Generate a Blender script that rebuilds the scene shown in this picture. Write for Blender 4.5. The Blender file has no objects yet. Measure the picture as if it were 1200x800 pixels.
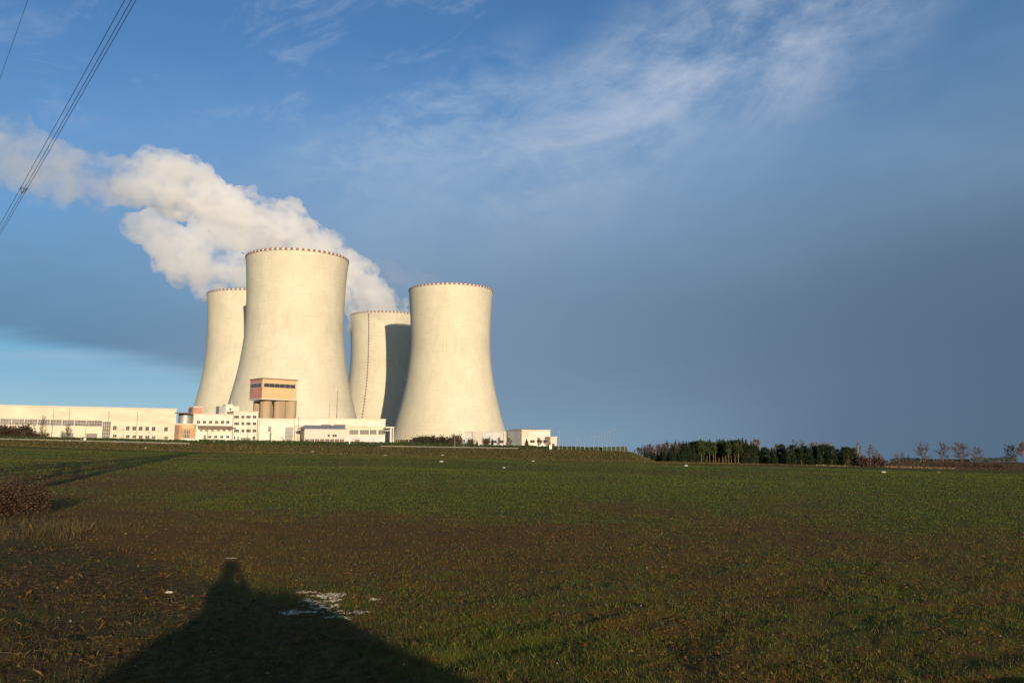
import bpy, bmesh, math, random
import numpy as np
from mathutils import Vector, Matrix, noise as mnoise

# ------------------------------------------------------------------ camera, sky, sun, exposure
SC = bpy.context.scene
COL = SC.collection
R = math.radians
F, PITCH, EYE = 997.4, R(9.55), 1.85           # focal length in photo pixels (1200 wide), pitch, eye height
SUN_EL, SUN_AZ = R(6.9), R(180 - 17.6)         # low sun behind the photographer, to the right (azimuth from +Y clockwise)

cd = bpy.data.cameras.new("camera"); cam = bpy.data.objects.new("camera", cd); COL.objects.link(cam)
cam.location = (0, 0, EYE); cam.rotation_euler = (R(90) + PITCH, 0, 0)
cd.sensor_width = 36; cd.sensor_fit = 'HORIZONTAL'; cd.lens = F / 1200 * 36
cd.shift_y = -42.5 / 1200
cd.clip_start = 0.05; cd.clip_end = 30000
SC.camera = cam

SC.view_settings.view_transform = 'Standard'; SC.view_settings.look = 'None'
SC.view_settings.exposure = 0.24; SC.view_settings.gamma = 1; SC.view_settings.use_curve_mapping = False
cy = SC.cycles
cy.max_bounces = 10; cy.diffuse_bounces = 3; cy.glossy_bounces = 2; cy.transmission_bounces = 4
cy.volume_bounces = 8; cy.transparent_max_bounces = 24; cy.sample_clamp_indirect = 6
cy.volume_step_rate = 1.0; cy.volume_max_steps = 160
cy.use_denoising = True
try: cy.denoiser = 'OPENIMAGEDENOISE'
except Exception: pass

sd = bpy.data.lights.new("sun", 'SUN'); sun = bpy.data.objects.new("sun", sd); COL.objects.link(sun)
sd.energy = 5.0; sd.angle = R(0.5); sd.color = (1.0, 0.81, 0.58)
sdir = Vector((math.sin(SUN_AZ) * math.cos(SUN_EL), math.cos(SUN_AZ) * math.cos(SUN_EL), math.sin(SUN_EL)))
sun.rotation_euler = sdir.to_track_quat('Z', 'Y').to_euler(); sun.location = sdir * 500

class NT:
    """small helper to write node trees as formulas"""
    def __init__(s, tree): s.t = tree; s.n = tree.nodes; s.l = tree.links
    def new(s, ty, **kw):
        n = s.n.new(ty)
        for k, v in kw.items(): setattr(n, k, v)
        return n
    def put(s, sock, v):
        if isinstance(v, bpy.types.NodeSocket): s.l.new(v, sock)
        else: sock.default_value = v
    def m(s, op, a, b=0.0, c=0.0, clamp=False):
        n = s.new('ShaderNodeMath', operation=op, use_clamp=clamp)
        s.put(n.inputs[0], a); s.put(n.inputs[1], b); s.put(n.inputs[2], c)
        return n.outputs[0]
    def add(s, a, b): return s.m('ADD', a, b)
    def sub(s, a, b): return s.m('SUBTRACT', a, b)
    def mul(s, a, b): return s.m('MULTIPLY', a, b)
    def mr(s, v, a, b, c=0.0, d=1.0, smooth=True):
        n = s.new('ShaderNodeMapRange'); n.interpolation_type = 'SMOOTHSTEP' if smooth else 'LINEAR'
        s.put(n.inputs[0], v)
        for i, x in enumerate((a, b, c, d)): s.put(n.inputs[i + 1], x)
        return n.outputs[0]
    def mix(s, f, a, b, mode='MIX'):
        n = s.new('ShaderNodeMix', data_type='RGBA', blend_type=mode)
        s.put(n.inputs[0], f)
        for i, v in ((6, a), (7, b)):
            if isinstance(v, tuple) and len(v) == 3: v = (*v, 1)
            s.put(n.inputs[i], v)
        return n.outputs[2]
    def xyz(s, x, y, z):
        n = s.new('ShaderNodeCombineXYZ')
        for i, v in enumerate((x, y, z)): s.put(n.inputs[i], v)
        return n.outputs[0]
    def sep(s, v):
        n = s.new('ShaderNodeSeparateXYZ'); s.put(n.inputs[0], v); return n.outputs
    def noise(s, vec, scale=1.0, detail=4.0, rough=0.55, dist=0.0):
        n = s.new('ShaderNodeTexNoise'); s.put(n.inputs['Vector'], vec)
        n.inputs['Scale'].default_value = scale; n.inputs['Detail'].default_value = detail
        n.inputs['Roughness'].default_value = rough; n.inputs['Distortion'].default_value = dist
        return n.outputs[0]

W = bpy.data.worlds.new("World"); SC.world = W; W.use_nodes = True
def build_sky():
    t = NT(W.node_tree); t.n.clear()
    out = t.new('ShaderNodeOutputWorld')
    sky = t.new('ShaderNodeTexSky', sky_type='NISHITA'); sky.sun_disc = False
    sky.sun_elevation = SUN_EL; sky.sun_rotation = SUN_AZ
    sky.altitude = 500; sky.air_density = 1.0; sky.dust_density = 0.6; sky.ozone_density = 3.0
    d = t.new('ShaderNodeTexCoord').outputs['Generated']
    x, y, z = t.sep(d)
    az = t.mul(t.m('ARCTAN2', x, y), 57.2958)
    el = t.mul(t.m('ARCSINE', z), 57.2958)
    base = t.mix(t.mr(t.m('ABSOLUTE', az), 90, 50), sky.outputs[0], t.mix(1.0, sky.outputs[0], (.70, .84, .95), 'MULTIPLY'))     # deeper blue away from the sun
    S = 1 / .15                               # colours below are divided by the background strength
    def C(r, g, b): return (r * S, g * S, b * S)
    # slow noise that bends every edge
    P = t.xyz(t.mul(az, 0.05), t.mul(el, 0.11), 0.0)
    w1 = t.sub(t.noise(P, 1.3, 5, .55, .3), .5)
    w2 = t.sub(t.noise(t.xyz(t.mul(az, 0.03), t.mul(el, 0.20), 3.0), 1.6, 6, .6, .6), .5)
    # thin veil over the whole middle of the sky
    veil = t.mul(t.mr(t.add(el, t.mul(w1, 12)), 27, 11), t.mr(t.add(t.add(az, t.mul(el, .55)), t.mul(w1, 20)), -34, 4))
    veil = t.mul(t.mul(veil, .80), t.mr(t.m('ABSOLUTE', az), 85, 50))
    c = t.mix(veil, base, C(.235, .345, .505))
    # cirrus streak running up to the right
    a0, e0, a1, e1 = -2.0, 18.0, 24.0, 31.5
    L = math.hypot(a1 - a0, e1 - e0); ux, uy = (a1 - a0) / L, (e1 - e0) / L
    da, de = t.sub(az, a0), t.sub(el, e0)
    along = t.add(t.mul(da, ux), t.mul(de, uy))
    across = t.sub(t.mul(de, ux), t.mul(da, uy))
    fib = t.noise(t.xyz(t.mul(along, .06), t.mul(across, .13), 1.0), 1.4, 9, .66, .5)
    wsp = t.noise(t.xyz(t.mul(az, .13), t.mul(el, .30), 7.0), 1.5, 9, .68, .4)
    band = t.mul(t.mr(t.add(across, t.mul(w1, 9)), 6.0, .2), t.mr(t.add(across, t.mul(w1, 9)), -10.5, -1.5))
    band = t.mul(band, t.mr(along, -16, 10))
    cir = t.mul(band, t.mr(t.add(t.mul(fib, .7), t.mul(wsp, .45)), .34, .80))
    c = t.mix(t.mul(cir, .78), c, C(.46, .52, .61))
    # faint second streak on the left
    band2 = t.mul(t.mr(t.m('ABSOLUTE', t.add(t.sub(el, t.add(24, t.mul(az, .45))), t.mul(w2, 5))), 4.5, .4), t.mr(az, 6, -6))
    band2 = t.mul(band2, t.mr(az, -22, -8))
    c = t.mix(t.mul(t.mul(band2, t.mr(wsp, .38, .66)), .45), c, C(.36, .45, .58))
    gen = t.mul(t.mr(t.noise(t.xyz(t.add(t.mul(az, .075), t.mul(el, .09)), t.sub(t.mul(el, .22), t.mul(az, .10)), 2.0), 1.3, 9, .68, .5), .50, .78), t.mul(t.mr(el, 12, 19), t.mr(az, 12, -4)))
    c = t.mix(t.mul(gen, .45), c, C(.34, .43, .57))
    # grey-blue cloud bank low in the sky, darker towards the right
    top = t.add(t.add(15.5, t.mul(az, .10)), t.mul(w1, 6))
    bank = t.mr(t.sub(top, el), -8, 8)
    lowleft = t.add(t.sub(t.add(6.6, t.mul(t.add(az, 31), -.20)), el), t.mul(w2, 2.4))     # >0 inside the clear strip
    strip = t.mul(t.mr(lowleft, -.9, .9), t.mr(az, -14, -19))
    colr = t.mix(t.mr(az, -12, 34), C(.158, .240, .345), C(.064, .112, .172))
    colr = t.mix(t.mul(t.mr(el, 6, 20), .45), colr, C(.165, .247, .368))
    colr = t.mix(t.mr(az, -12, -30), colr, C(.100, .190, .305))
    colr = t.mix(t.mul(t.mul(t.mr(w2, -.05, .25), t.mr(az, 25, 0)), .28), colr, C(.17, .24, .34))
    colr = t.mix(t.mul(t.mr(el, 5, 0), t.mr(az, 22, 0)), colr, C(.165, .265, .355))
    c = t.mix(t.mul(t.mul(bank, .92), t.mr(t.m('ABSOLUTE', az), 85, 50)), c, colr)
    colst = t.mix(t.mr(el, 1.5, 6.5), C(.29, .46, .55), C(.16, .38, .57))
    colst = t.mix(t.mul(t.mr(w2, .0, .22), .35), colst, C(.34, .42, .50))
    c = t.mix(t.mul(strip, .95), c, colst)
    bg = t.new('ShaderNodeBackground'); bg.inputs['Strength'].default_value = 1.0 / S
    t.l.new(c, bg.inputs[0]); t.l.new(bg.outputs[0], out.inputs[0])
build_sky()

# ------------------------------------------------------------------ helpers
rng = np.random.default_rng(7); random.seed(7)
CP, SP = math.cos(PITCH), math.sin(PITCH)
def ray(px, py):
    """direction with y = 1 seen at a photo pixel"""
    u = (px - 600) / F; v = (357.5 - py) / F
    fy = CP - v * SP
    return u / fy, (v * CP + SP) / fy
def at(px, py, depth):
    a, b = ray(px, py); return Vector((a * depth, depth, EYE + b * depth))
def zrow(py, depth): return EYE + ray(600, py)[1] * depth

def hash2(ix, iy, seed):
    h = (ix.astype(np.int64) * 374761393 + iy.astype(np.int64) * 668265263 + seed * 974711) & 0xffffffff
    h = ((h ^ (h >> 13)) * 1274126177) & 0xffffffff
    return ((h ^ (h >> 16)) & 0xffff) / 65535.0
def vnoise(x, y, seed=0):
    ix, iy = np.floor(x), np.floor(y); fx, fy = x - ix, y - iy
    fx = fx * fx * (3 - 2 * fx); fy = fy * fy * (3 - 2 * fy)
    a = hash2(ix, iy, seed); b = hash2(ix + 1, iy, seed); c = hash2(ix, iy + 1, seed); d = hash2(ix + 1, iy + 1, seed)
    return (a * (1 - fx) + b * fx) * (1 - fy) + (c * (1 - fx) + d * fx) * fy
def fbm(x, y, seed=0, o=4):
    s = 0; a = .5; n = 0
    for i in range(o):
        s = s + a * vnoise(x, y, seed + i * 17); n += a; a *= .5; x = x * 2.03 + 11.3; y = y * 2.03 + 5.7
    return s / n

def mesh_np(name, V, faces, mats, parent=None, smooth=False, midx=None, cols=None):
    """faces: (n,k) int array or list"""
    me = bpy.data.meshes.new(name)
    V = np.asarray(V, dtype=np.float32)
    if isinstance(faces, np.ndarray):
        n, k = faces.shape
        me.vertices.add(len(V)); me.vertices.foreach_set("co", V.ravel())
        me.loops.add(n * k); me.loops.foreach_set("vertex_index", faces.astype(np.int32).ravel())
        me.polygons.add(n); me.polygons.foreach_set("loop_start", np.arange(0, n * k, k, dtype=np.int32))
        me.update(calc_edges=True); me.validate()
    else:
        me.from_pydata([tuple(map(float, v)) for v in V], [], faces); me.update()
    for m in (mats if isinstance(mats, (list, tuple)) else [mats]): me.materials.append(m)
    if midx is not None: me.polygons.foreach_set("material_index", np.asarray(midx, dtype=np.int32))
    me.polygons.foreach_set("use_smooth", np.full(len(me.polygons), bool(smooth)))
    if cols is not None:
        a = me.color_attributes.new("col", 'FLOAT_COLOR', 'POINT')
        c = np.ones((len(V), 4), dtype=np.float32); c[:, :3] = cols; a.data.foreach_set("color", c.ravel())
    o = bpy.data.objects.new(name, me); COL.objects.link(o)
    if parent is not None: o.parent = parent
    return o
def tag(o, label=None, cat=None, group=None, kind=None):
    if label: o["label"] = label
    if cat: o["category"] = cat
    if group: o["group"] = group
    if kind: o["kind"] = kind
    return o
def thing(name, label, cat, loc=(0, 0, 0), group=None):
    o = bpy.data.objects.new(name, None); COL.objects.link(o); o.location = loc; o.empty_display_size = .5
    return tag(o, label, cat, group)
def dup(root, loc, rz=0.0, s=1.0, label=None, group=None, sz=None):
    r = root.copy(); COL.objects.link(r); r.location = loc; r.rotation_euler = (0, 0, rz)
    r.scale = (s, s, sz if sz else s)
    if label: r["label"] = label
    if group: r["group"] = group
    for ch in list(root.children):
        c = ch.copy(); COL.objects.link(c); c.parent = r
        for g in ch.children:
            d = g.copy(); COL.objects.link(d); d.parent = c
    return r

class MB:
    """collects boxes, tubes and bars; build() links them as one mesh object"""
    def __init__(s): s.v = []; s.f = []
    def add(s, vs, fs):
        b = len(s.v); s.v += [tuple(v) for v in vs]; s.f += [tuple(i + b for i in f) for f in fs]
    def hexa(s, p):       # 8 corners: bottom 0-3 ccw, top 4-7
        s.add(p, [(3, 2, 1, 0), (4, 5, 6, 7), (0, 1, 5, 4), (1, 2, 6, 5), (2, 3, 7, 6), (3, 0, 4, 7)])
    def box(s, x0, x1, y0, y1, z0, z1):
        s.hexa([(x0, y0, z0), (x1, y0, z0), (x1, y1, z0), (x0, y1, z0), (x0, y0, z1), (x1, y0, z1), (x1, y1, z1), (x0, y1, z1)])
    def tube(s, pts, rad, n=6, cap=True):
        pts = [Vector(p) for p in pts]
        rad = rad if isinstance(rad, (list, tuple)) else [rad] * len(pts)
        rings = []
        for i, p in enumerate(pts):
            d = (pts[min(i + 1, len(pts) - 1)] - pts[max(i - 1, 0)]).normalized()
            a = d.orthogonal().normalized() if abs(d.z) > .95 else d.cross(Vector((0, 0, 1))).normalized()
            b = d.cross(a)
            rings.append([p + (a * math.cos(2 * math.pi * k / n) + b * math.sin(2 * math.pi * k / n)) * rad[i] for k in range(n)])
        vs = [v for r_ in rings for v in r_]; fs = []
        for i in range(len(pts) - 1):
            for k in range(n):
                fs.append((i * n + k, i * n + (k + 1) % n, (i + 1) * n + (k + 1) % n, (i + 1) * n + k))
        if cap: fs += [tuple(range(n))[::-1], tuple((len(pts) - 1) * n + k for k in range(n))]
        s.add(vs, fs)
    def build(s, name, mat, parent=None, smooth=False, bevel=0):
        o = mesh_np(name, s.v, s.f, mat, parent, smooth)
        if bevel:
            m = o.modifiers.new("bevel", 'BEVEL'); m.width = bevel; m.segments = 2; m.limit_method = 'ANGLE'
        return o

def mat(name, col, rough=.8, var=.0, scale=1.0, metal=0.0, col2=None, stretch=(1, 1, 1), spec=.3, bump=0.0):
    m = bpy.data.materials.new(name); m.use_nodes = True
    t = NT(m.node_tree); b = t.n["Principled BSDF"]
    b.inputs["Roughness"].default_value = rough; b.inputs["Metallic"].default_value = metal
    b.inputs["Specular IOR Level"].default_value = spec
    if var or col2:
        co = t.new('ShaderNodeTexCoord').outputs['Object']
        mp = t.new('ShaderNodeMapping'); t.put(mp.inputs[0], co); mp.inputs['Scale'].default_value = stretch
        n = t.noise(mp.outputs[0], scale, 5, .6)
        c2 = col2 or tuple(c * (1 - var) for c in col); c1 = col if col2 else tuple(min(1, c * (1 + var * .4)) for c in col)
        c = t.mix(t.mr(n, .32, .68), c1, c2); t.put(b.inputs["Base Color"], c)
        if bump:
            bn = t.new('ShaderNodeBump'); bn.inputs['Strength'].default_value = bump; bn.inputs['Distance'].default_value = .1
            t.put(bn.inputs['Height'], n); t.put(b.inputs['Normal'], bn.outputs[0])
    else: b.inputs["Base Color"].default_value = (*col, 1)
    return m
def attr_mat(name, rough=.8, trans=0.0, spec=.2):
    """colour from the mesh's own per-leaf colour"""
    m = bpy.data.materials.new(name); m.use_nodes = True
    t = NT(m.node_tree); b = t.n["Principled BSDF"]; b.inputs["Roughness"].default_value = rough
    b.inputs["Specular IOR Level"].default_value = spec
    a = t.new('ShaderNodeAttribute', attribute_name="col"); t.put(b.inputs["Base Color"], a.outputs['Color'])
    if trans:
        tr = t.new('ShaderNodeBsdfTranslucent'); t.put(tr.inputs[0], a.outputs['Color'])
        mx = t.new('ShaderNodeMixShader'); mx.inputs[0].default_value = trans
        t.l.new(b.outputs[0], mx.inputs[1]); t.l.new(tr.outputs[0], mx.inputs[2]); t.l.new(mx.outputs[0], t.n["Material Output"].inputs[0])
    return m

# ------------------------------------------------------------------ the ground
KX   = [-300,   0,   230,  460,   600,  700,  740,  768,  900, 1000, 1036, 1050, 1200, 1500]
FD   = [ 270, 270,   270,  270,   270,  270,  270,  285,  325,  345,  352,  355,  365,  370]
FY   = [ 521, 522, 529.5,  534, 537.5,540.5,541.5,542.5,544.5,546.5,547.2,547.8,551.5,  556]
CD   = [ 300, 300,   300,  300,   300,  300,  300,  320,  365,  380,  385,  390,  400,  405]
CYY  = [ 513,514.8,520.5,523.8, 525.8,527.6,529.2,541.0,543.5,545.0,543.5,539.6,541.5,  545]
BD   = [ 350, 350,   380,  400,   415,  410,  405,  410,  430,  450,  450,  450,  450,  450]
BY   = [ 511, 512, 516.8,520.5, 523.0,526.5,530.0,540.6,543.0,544.5,543.8,541.0,543.0,  547]
Z5L, ZRS = 0.8, -0.0178
def knots(px):
    f = np.vectorize(lambda p, d: zrow(p, d))
    fd, cd_, bd = (np.interp(px, KX, k) for k in (FD, CD, BD))
    sl = lambda yy: ((357.5 - yy) / F * CP + SP) / (CP - (357.5 - yy) / F * SP)
    zf = EYE + sl(np.interp(px, KX, FY)) * fd
    zc = EYE + sl(np.interp(px, KX, CYY)) * cd_
    zb = EYE + sl(np.interp(px, KX, BY)) * bd
    k = np.clip((px - 690) / 100, 0, 1)
    z5 = Z5L * (1 - k) + (EYE + ZRS * 620) * k
    z6 = Z5L * (1 - k) + (EYE + ZRS * 1200) * k
    z7 = -9000 * .0165 * (1 - k) + (EYE + ZRS * 9000) * k
    return fd, cd_, bd, zf, zc, zb, z5, z6, z7
def height(x, y, fine=True):
    x = np.asarray(x, float); y = np.asarray(y, float)
    px = 600 + 1011 * np.clip(x / np.maximum(y, 12), -.9, .9)
    fd, c_, bd, zf, zc, zb, z5, z6, z7 = knots(px)
    z = np.zeros_like(px)
    yy = np.maximum(y, 0)
    def seg(y0, z0, y1, z1, soft=False):
        k = np.clip((yy - y0) / (y1 - y0), 0, 1)
        if soft: k = k * k * (3 - 2 * k)
        return np.where(yy >= y0, z0 + (z1 - z0) * k, 0)
    f0 = np.clip(yy - 6, 0, None) / (fd - 6); f0 = np.clip(f0, 0, 1)
    z = zf * f0
    z = np.where(yy > fd, seg(fd, zf, c_, zc, True), z)
    z = np.where(yy > c_, seg(c_, zc, bd, zb), z)
    z = np.where(yy > bd, seg(bd, zb, 620 + 0 * bd, z5), z)
    z = np.where(yy > 620, seg(620 + 0 * bd, z5, 1200 + 0 * bd, z6), z)
    z = np.where(yy > 1200, seg(1200 + 0 * bd, z6, 9000 + 0 * bd, z7), z)
    # field relief
    D = np.hypot(x, y)
    fld = np.clip((fd - yy) / 40, 0, 1)
    z = z + fld * (fbm(x * .02, y * .02, 3, 3) - .5) * np.clip(D / 60, 0, 1) * .9
    # soil heap added unseen behind the photographer, shaped to cast a parked car's shadow
    s = -(x * -math.sin(R(17.6)) + y * math.cos(R(17.6))); l = x * math.cos(R(17.6)) + y * math.sin(R(17.6))
    lat = 1.57 - np.clip(np.maximum((-0.06 - l) / .86, (l - .76) / .84), -.1, 9) * .44
    wob = (fbm(x * 3.1, y * 3.1, 41, 3) - .5) * .10
    prof = np.minimum(np.clip((s - .50) / .55, 0, 1), np.clip((5.2 - s) / 2.6, 0, 1))
    heap = np.clip(np.minimum(lat, 1.58) + wob, 0, 2) * prof * prof * (3 - 2 * prof)
    z = z + np.where(s > .3, heap, 0)
    if fine:
        near = np.clip((60 - D) / 40, 0, 1)
        verge = verge_mask(x, y)
        z = z + near * ((fbm(x * 1.3, y * 1.3, 9, 3) - .5) * .10 + (fbm(x * 7, y * 7, 13, 3) - .5) * (.05 + .05 * verge))
        for (x0, y0), (x1, y1) in RUTS:
            L = math.hypot(x1 - x0, y1 - y0); ux, uy = (x1 - x0) / L, (y1 - y0) / L
            al = (x - x0) * ux + (y - y0) * uy; ac = (x - x0) * uy - (y - y0) * ux + (fbm(x * .5, y * .5, 55, 2) - .5) * .5
            z = z + np.where((al > -1) & (al < L), (.022 * np.exp(-((np.abs(ac) - .34) / .15) ** 2) - .05 * np.exp(-(ac / .17) ** 2)) * np.clip(.25 + 1.6 * (fbm(x * .9, y * .9, 58, 2) - .3), 0, 1), 0)
    return z
RUTS = [((-1.5, 7.2), (2.2, 10.6)), ((-1.5, 7.2), (-9, 6.0)), ((3.0, 7.0), (9.5, 9.6)), ((-9.0, 17.5), (1.5, 23.5)), ((1.5, 23.5), (30.0, 30.0)), ((-7.4, 16.0), (2.8, 21.8)), ((2.8, 21.8), (31.0, 28.0)), ((0.0, 32.0), (34.0, 52.0))]
def verge_mask(x, y):
    """unploughed strip by the photographer, bottom left of the photo"""
    px = 600 + 1011 * np.clip(x / np.maximum(y, 2), -.9, .9)
    edge = np.interp(px, [0, 180, 300, 480, 700, 1200], [26, 17.5, 12.5, 9.2, 7.0, 5.0])
    edge = edge * (1 + (fbm(x * .45, y * .45, 77, 3) - .5) * .5)
    return np.clip((edge - y) / (edge * .18), 0, 1)

def build_ground():
    a = np.r_[np.arange(-180, -50, 3.0), np.arange(-50, 50, .25), np.arange(50, 180, 3.0)]
    r = [0.35]
    while r[-1] < 9000: r.append(r[-1] * (1.018 if r[-1] < 700 else 1.07) + .004)
    r = np.array(r)
    A, RR = np.meshgrid(np.radians(a), r)
    X, Y = np.sin(A) * RR, np.cos(A) * RR
    Z = height(X, Y)
    # a few metres lower than the tower foot far behind the horizon on every side
    na, nr = len(a), len(r)
    V = np.stack([X, Y, Z], -1).reshape(-1, 3)
    i, j = np.meshgrid(np.arange(nr - 1), np.arange(na), indexing='ij'); j2 = (j + 1) % na
    Fq = np.stack([i * na + j, i * na + j2, (i + 1) * na + j2, (i + 1) * na + j], -1).reshape(-1, 4)
    c = np.array([[0, 0, float(height(np.array([0.]), np.array([0.]))[0])]])
    V = np.vstack([V, c]); ci = len(V) - 1
    # centre fan as degenerate-free quads is not needed: add thin triangles through a second small mesh strip
    x, y = V[:, 0], V[:, 1]
    px = 600 + 1011 * np.clip(x / np.maximum(y, 2), -.9, .9)
    fd, c_, bd, *_ = knots(px)
    wob = (fbm(x * .05, y * .05, 5, 3) - .5) * 10
    bank = np.clip((y - fd - wob * .3 + 3) / 5, 0, 1) * np.where(px > 1000, .999, .6)
    verge = verge_mask(x, y)
    # crop: greener and barer bands that run across the field
    band = np.interp(np.log(np.maximum(y, 1)), np.log([5, 9, 13, 17, 22, 27, 34, 45, 70, 120, 200, 265, 280]),
                     [.60, .60, .54, .45, .39, .43, .56, .74, .90, .90, .80, .64, .3])
    n1 = fbm(x * .035 + 3, y * .06, 21, 4); n2 = fbm(x * .25, y * .12, 31, 4)
    crop = np.clip(band + (n1 - .5) * .9 + (n2 - .5) * 1.1 + np.clip((px - 900) / 500, 0, .2), 0, 1)
    o = mesh_np("ground", V, Fq, M["ground"], None, True, None, np.stack([bank, verge, crop], -1))
    tag(o, kind="structure")
    return o

def ground_mat():
    m = bpy.data.materials.new("field soil and crop"); m.use_nodes = True
    t = NT(m.node_tree); b = t.n["Principled BSDF"]; b.inputs["Roughness"].default_value = .95; b.inputs["Specular IOR Level"].default_value = .1
    a = t.new('ShaderNodeAttribute', attribute_name="col")
    sc = t.new('ShaderNodeSeparateColor'); t.put(sc.inputs[0], a.outputs['Color']); bank, verge, crop = sc.outputs[0], sc.outputs[1], sc.outputs[2]
    g = t.new('ShaderNodeNewGeometry').outputs['Position']
    mp = t.new('ShaderNodeMapping'); t.put(mp.inputs[0], g); mp.inputs['Scale'].default_value = (.35, 1.0, 1.0)
    fine = t.noise(g, 22, 6, .7); mid = t.noise(g, 2.2, 6, .65); lng = t.noise(mp.outputs[0], .55, 6, .62); big = t.noise(g, .03, 5, .6)
    soil = t.mix(t.mr(fine, .3, .7), (.068, .034, .006), (.190, .098, .018))
    green = t.mix(t.mr(mid, .3, .72), (.050, .062, .006), (.106, .110, .012))
    k = t.mr(t.add(crop, t.add(t.mul(t.sub(mid, .5), 1.3), t.mul(t.sub(lng, .5), 1.3))), .25, .85)
    c = t.mix(k, soil, green)
    lit = t.mix(t.mr(t.noise(g, 9, 6, .7), .35, .7), (.036, .022, .007), (.125, .075, .022))
    lit = t.mix(t.mul(t.mr(lng, .45, .65), .6), lit, (.045, .062, .013))
    c = t.mix(verge, c, lit)
    dry = t.mix(t.mr(t.noise(g, .25, 6, .7), .35, .68), (.115, .072, .022), (.085, .080, .020))
    dry = t.mix(t.mul(t.mr(big, .45, .6), .5), dry, (.06, .072, .016))
    brn = t.mix(t.mr(t.noise(g, .25, 6, .7), .35, .68), (.115, .062, .026), (.060, .042, .018))
    dry = t.mix(t.mr(bank, .7, .95), dry, brn)
    c = t.mix(t.mr(bank, .0, .55), c, dry)
    t.put(b.inputs["Base Color"], c)
    bn = t.new('ShaderNodeBump'); bn.inputs['Strength'].default_value = .9; bn.inputs['Distance'].default_value = .05
    t.put(bn.inputs['Height'], t.add(t.mul(fine, .5), mid)); t.put(b.inputs['Normal'], bn.outputs[0])
    return m

M = {}
M["ground"] = ground_mat()
M["blade"] = attr_mat("blades", .7, .25)
M["leaf"] = attr_mat("leaves", .75, .15)
M["bark"] = mat("bark", (.13, .095, .065), .9, .5, 3.0)
M["pine bark"] = mat("pine bark", (.19, .105, .05), .9, .4, 3.0)
M["birch bark"] = mat("birch bark", (.46, .40, .33), .8, .4, 5.0)
M["twig"] = mat("twigs", (.115, .088, .072), .9, .4, 1.0)
M["dark twig"] = mat("dark twigs", (.055, .034, .022), .9)
M["cream"] = mat("cream cladding", (.58, .495, .365), .7, .16, .12, stretch=(1, 1, 3))
M["white wall"] = mat("white render", (.61, .56, .46), .8, .15, .3)
M["beige wall"] = mat("beige cladding", (.52, .505, .48), .8, .18, .2)
M["grey wall"] = mat("grey cladding", (.34, .31, .29), .7, .15, .3)
M["roof"] = mat("flat roof", (.30, .27, .23), .9, .2, .2)
M["trim"] = mat("trim", (.50, .44, .36), .6)
M["glass"] = mat("dark glass", (.045, .045, .045), .25, spec=.35)
M["ribbon glass"] = mat("ribbon glass", (.105, .095, .085), .35, .5, .5, spec=.4)
M["frame"] = mat("window frame", (.40, .36, .31), .6)
M["door"] = mat("grey door", (.17, .16, .14), .6, .15, .5)
M["orange"] = mat("orange cladding", (.44, .23, .11), .7, .2, .4)
M["peach"] = mat("peach cladding", (.60, .37, .19), .7, .10, .3)
M["brick red"] = mat("red cladding", (.47, .225, .16), .7, .15, .3)
M["brown metal"] = mat("brown metal", (.20, .135, .10), .6, .15, .4)
M["steel"] = mat("galvanised steel", (.33, .33, .33), .5, .1, .4, metal=.4)
M["silo"] = mat("silo concrete", (.36, .27, .17), .9, .2, .4, stretch=(1, 1, .1))
M["pole"] = mat("painted pole", (.50, .48, .44), .6)
M["dark pole"] = mat("dark pole", (.16, .13, .11), .7)
M["wire"] = mat("wire", (.035, .035, .04), .6)
M["stone"] = mat("pale stone", (.48, .43, .36), .9, .3, 2.0)
M["concrete kerb"] = mat("pale concrete", (.20, .185, .15), .9, .2, .4)
M["spill"] = mat("pale spill", (.50, .455, .37), .95, 0, 11.0, col2=(.21, .165, .11), bump=.4)

ground = build_ground()

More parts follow.
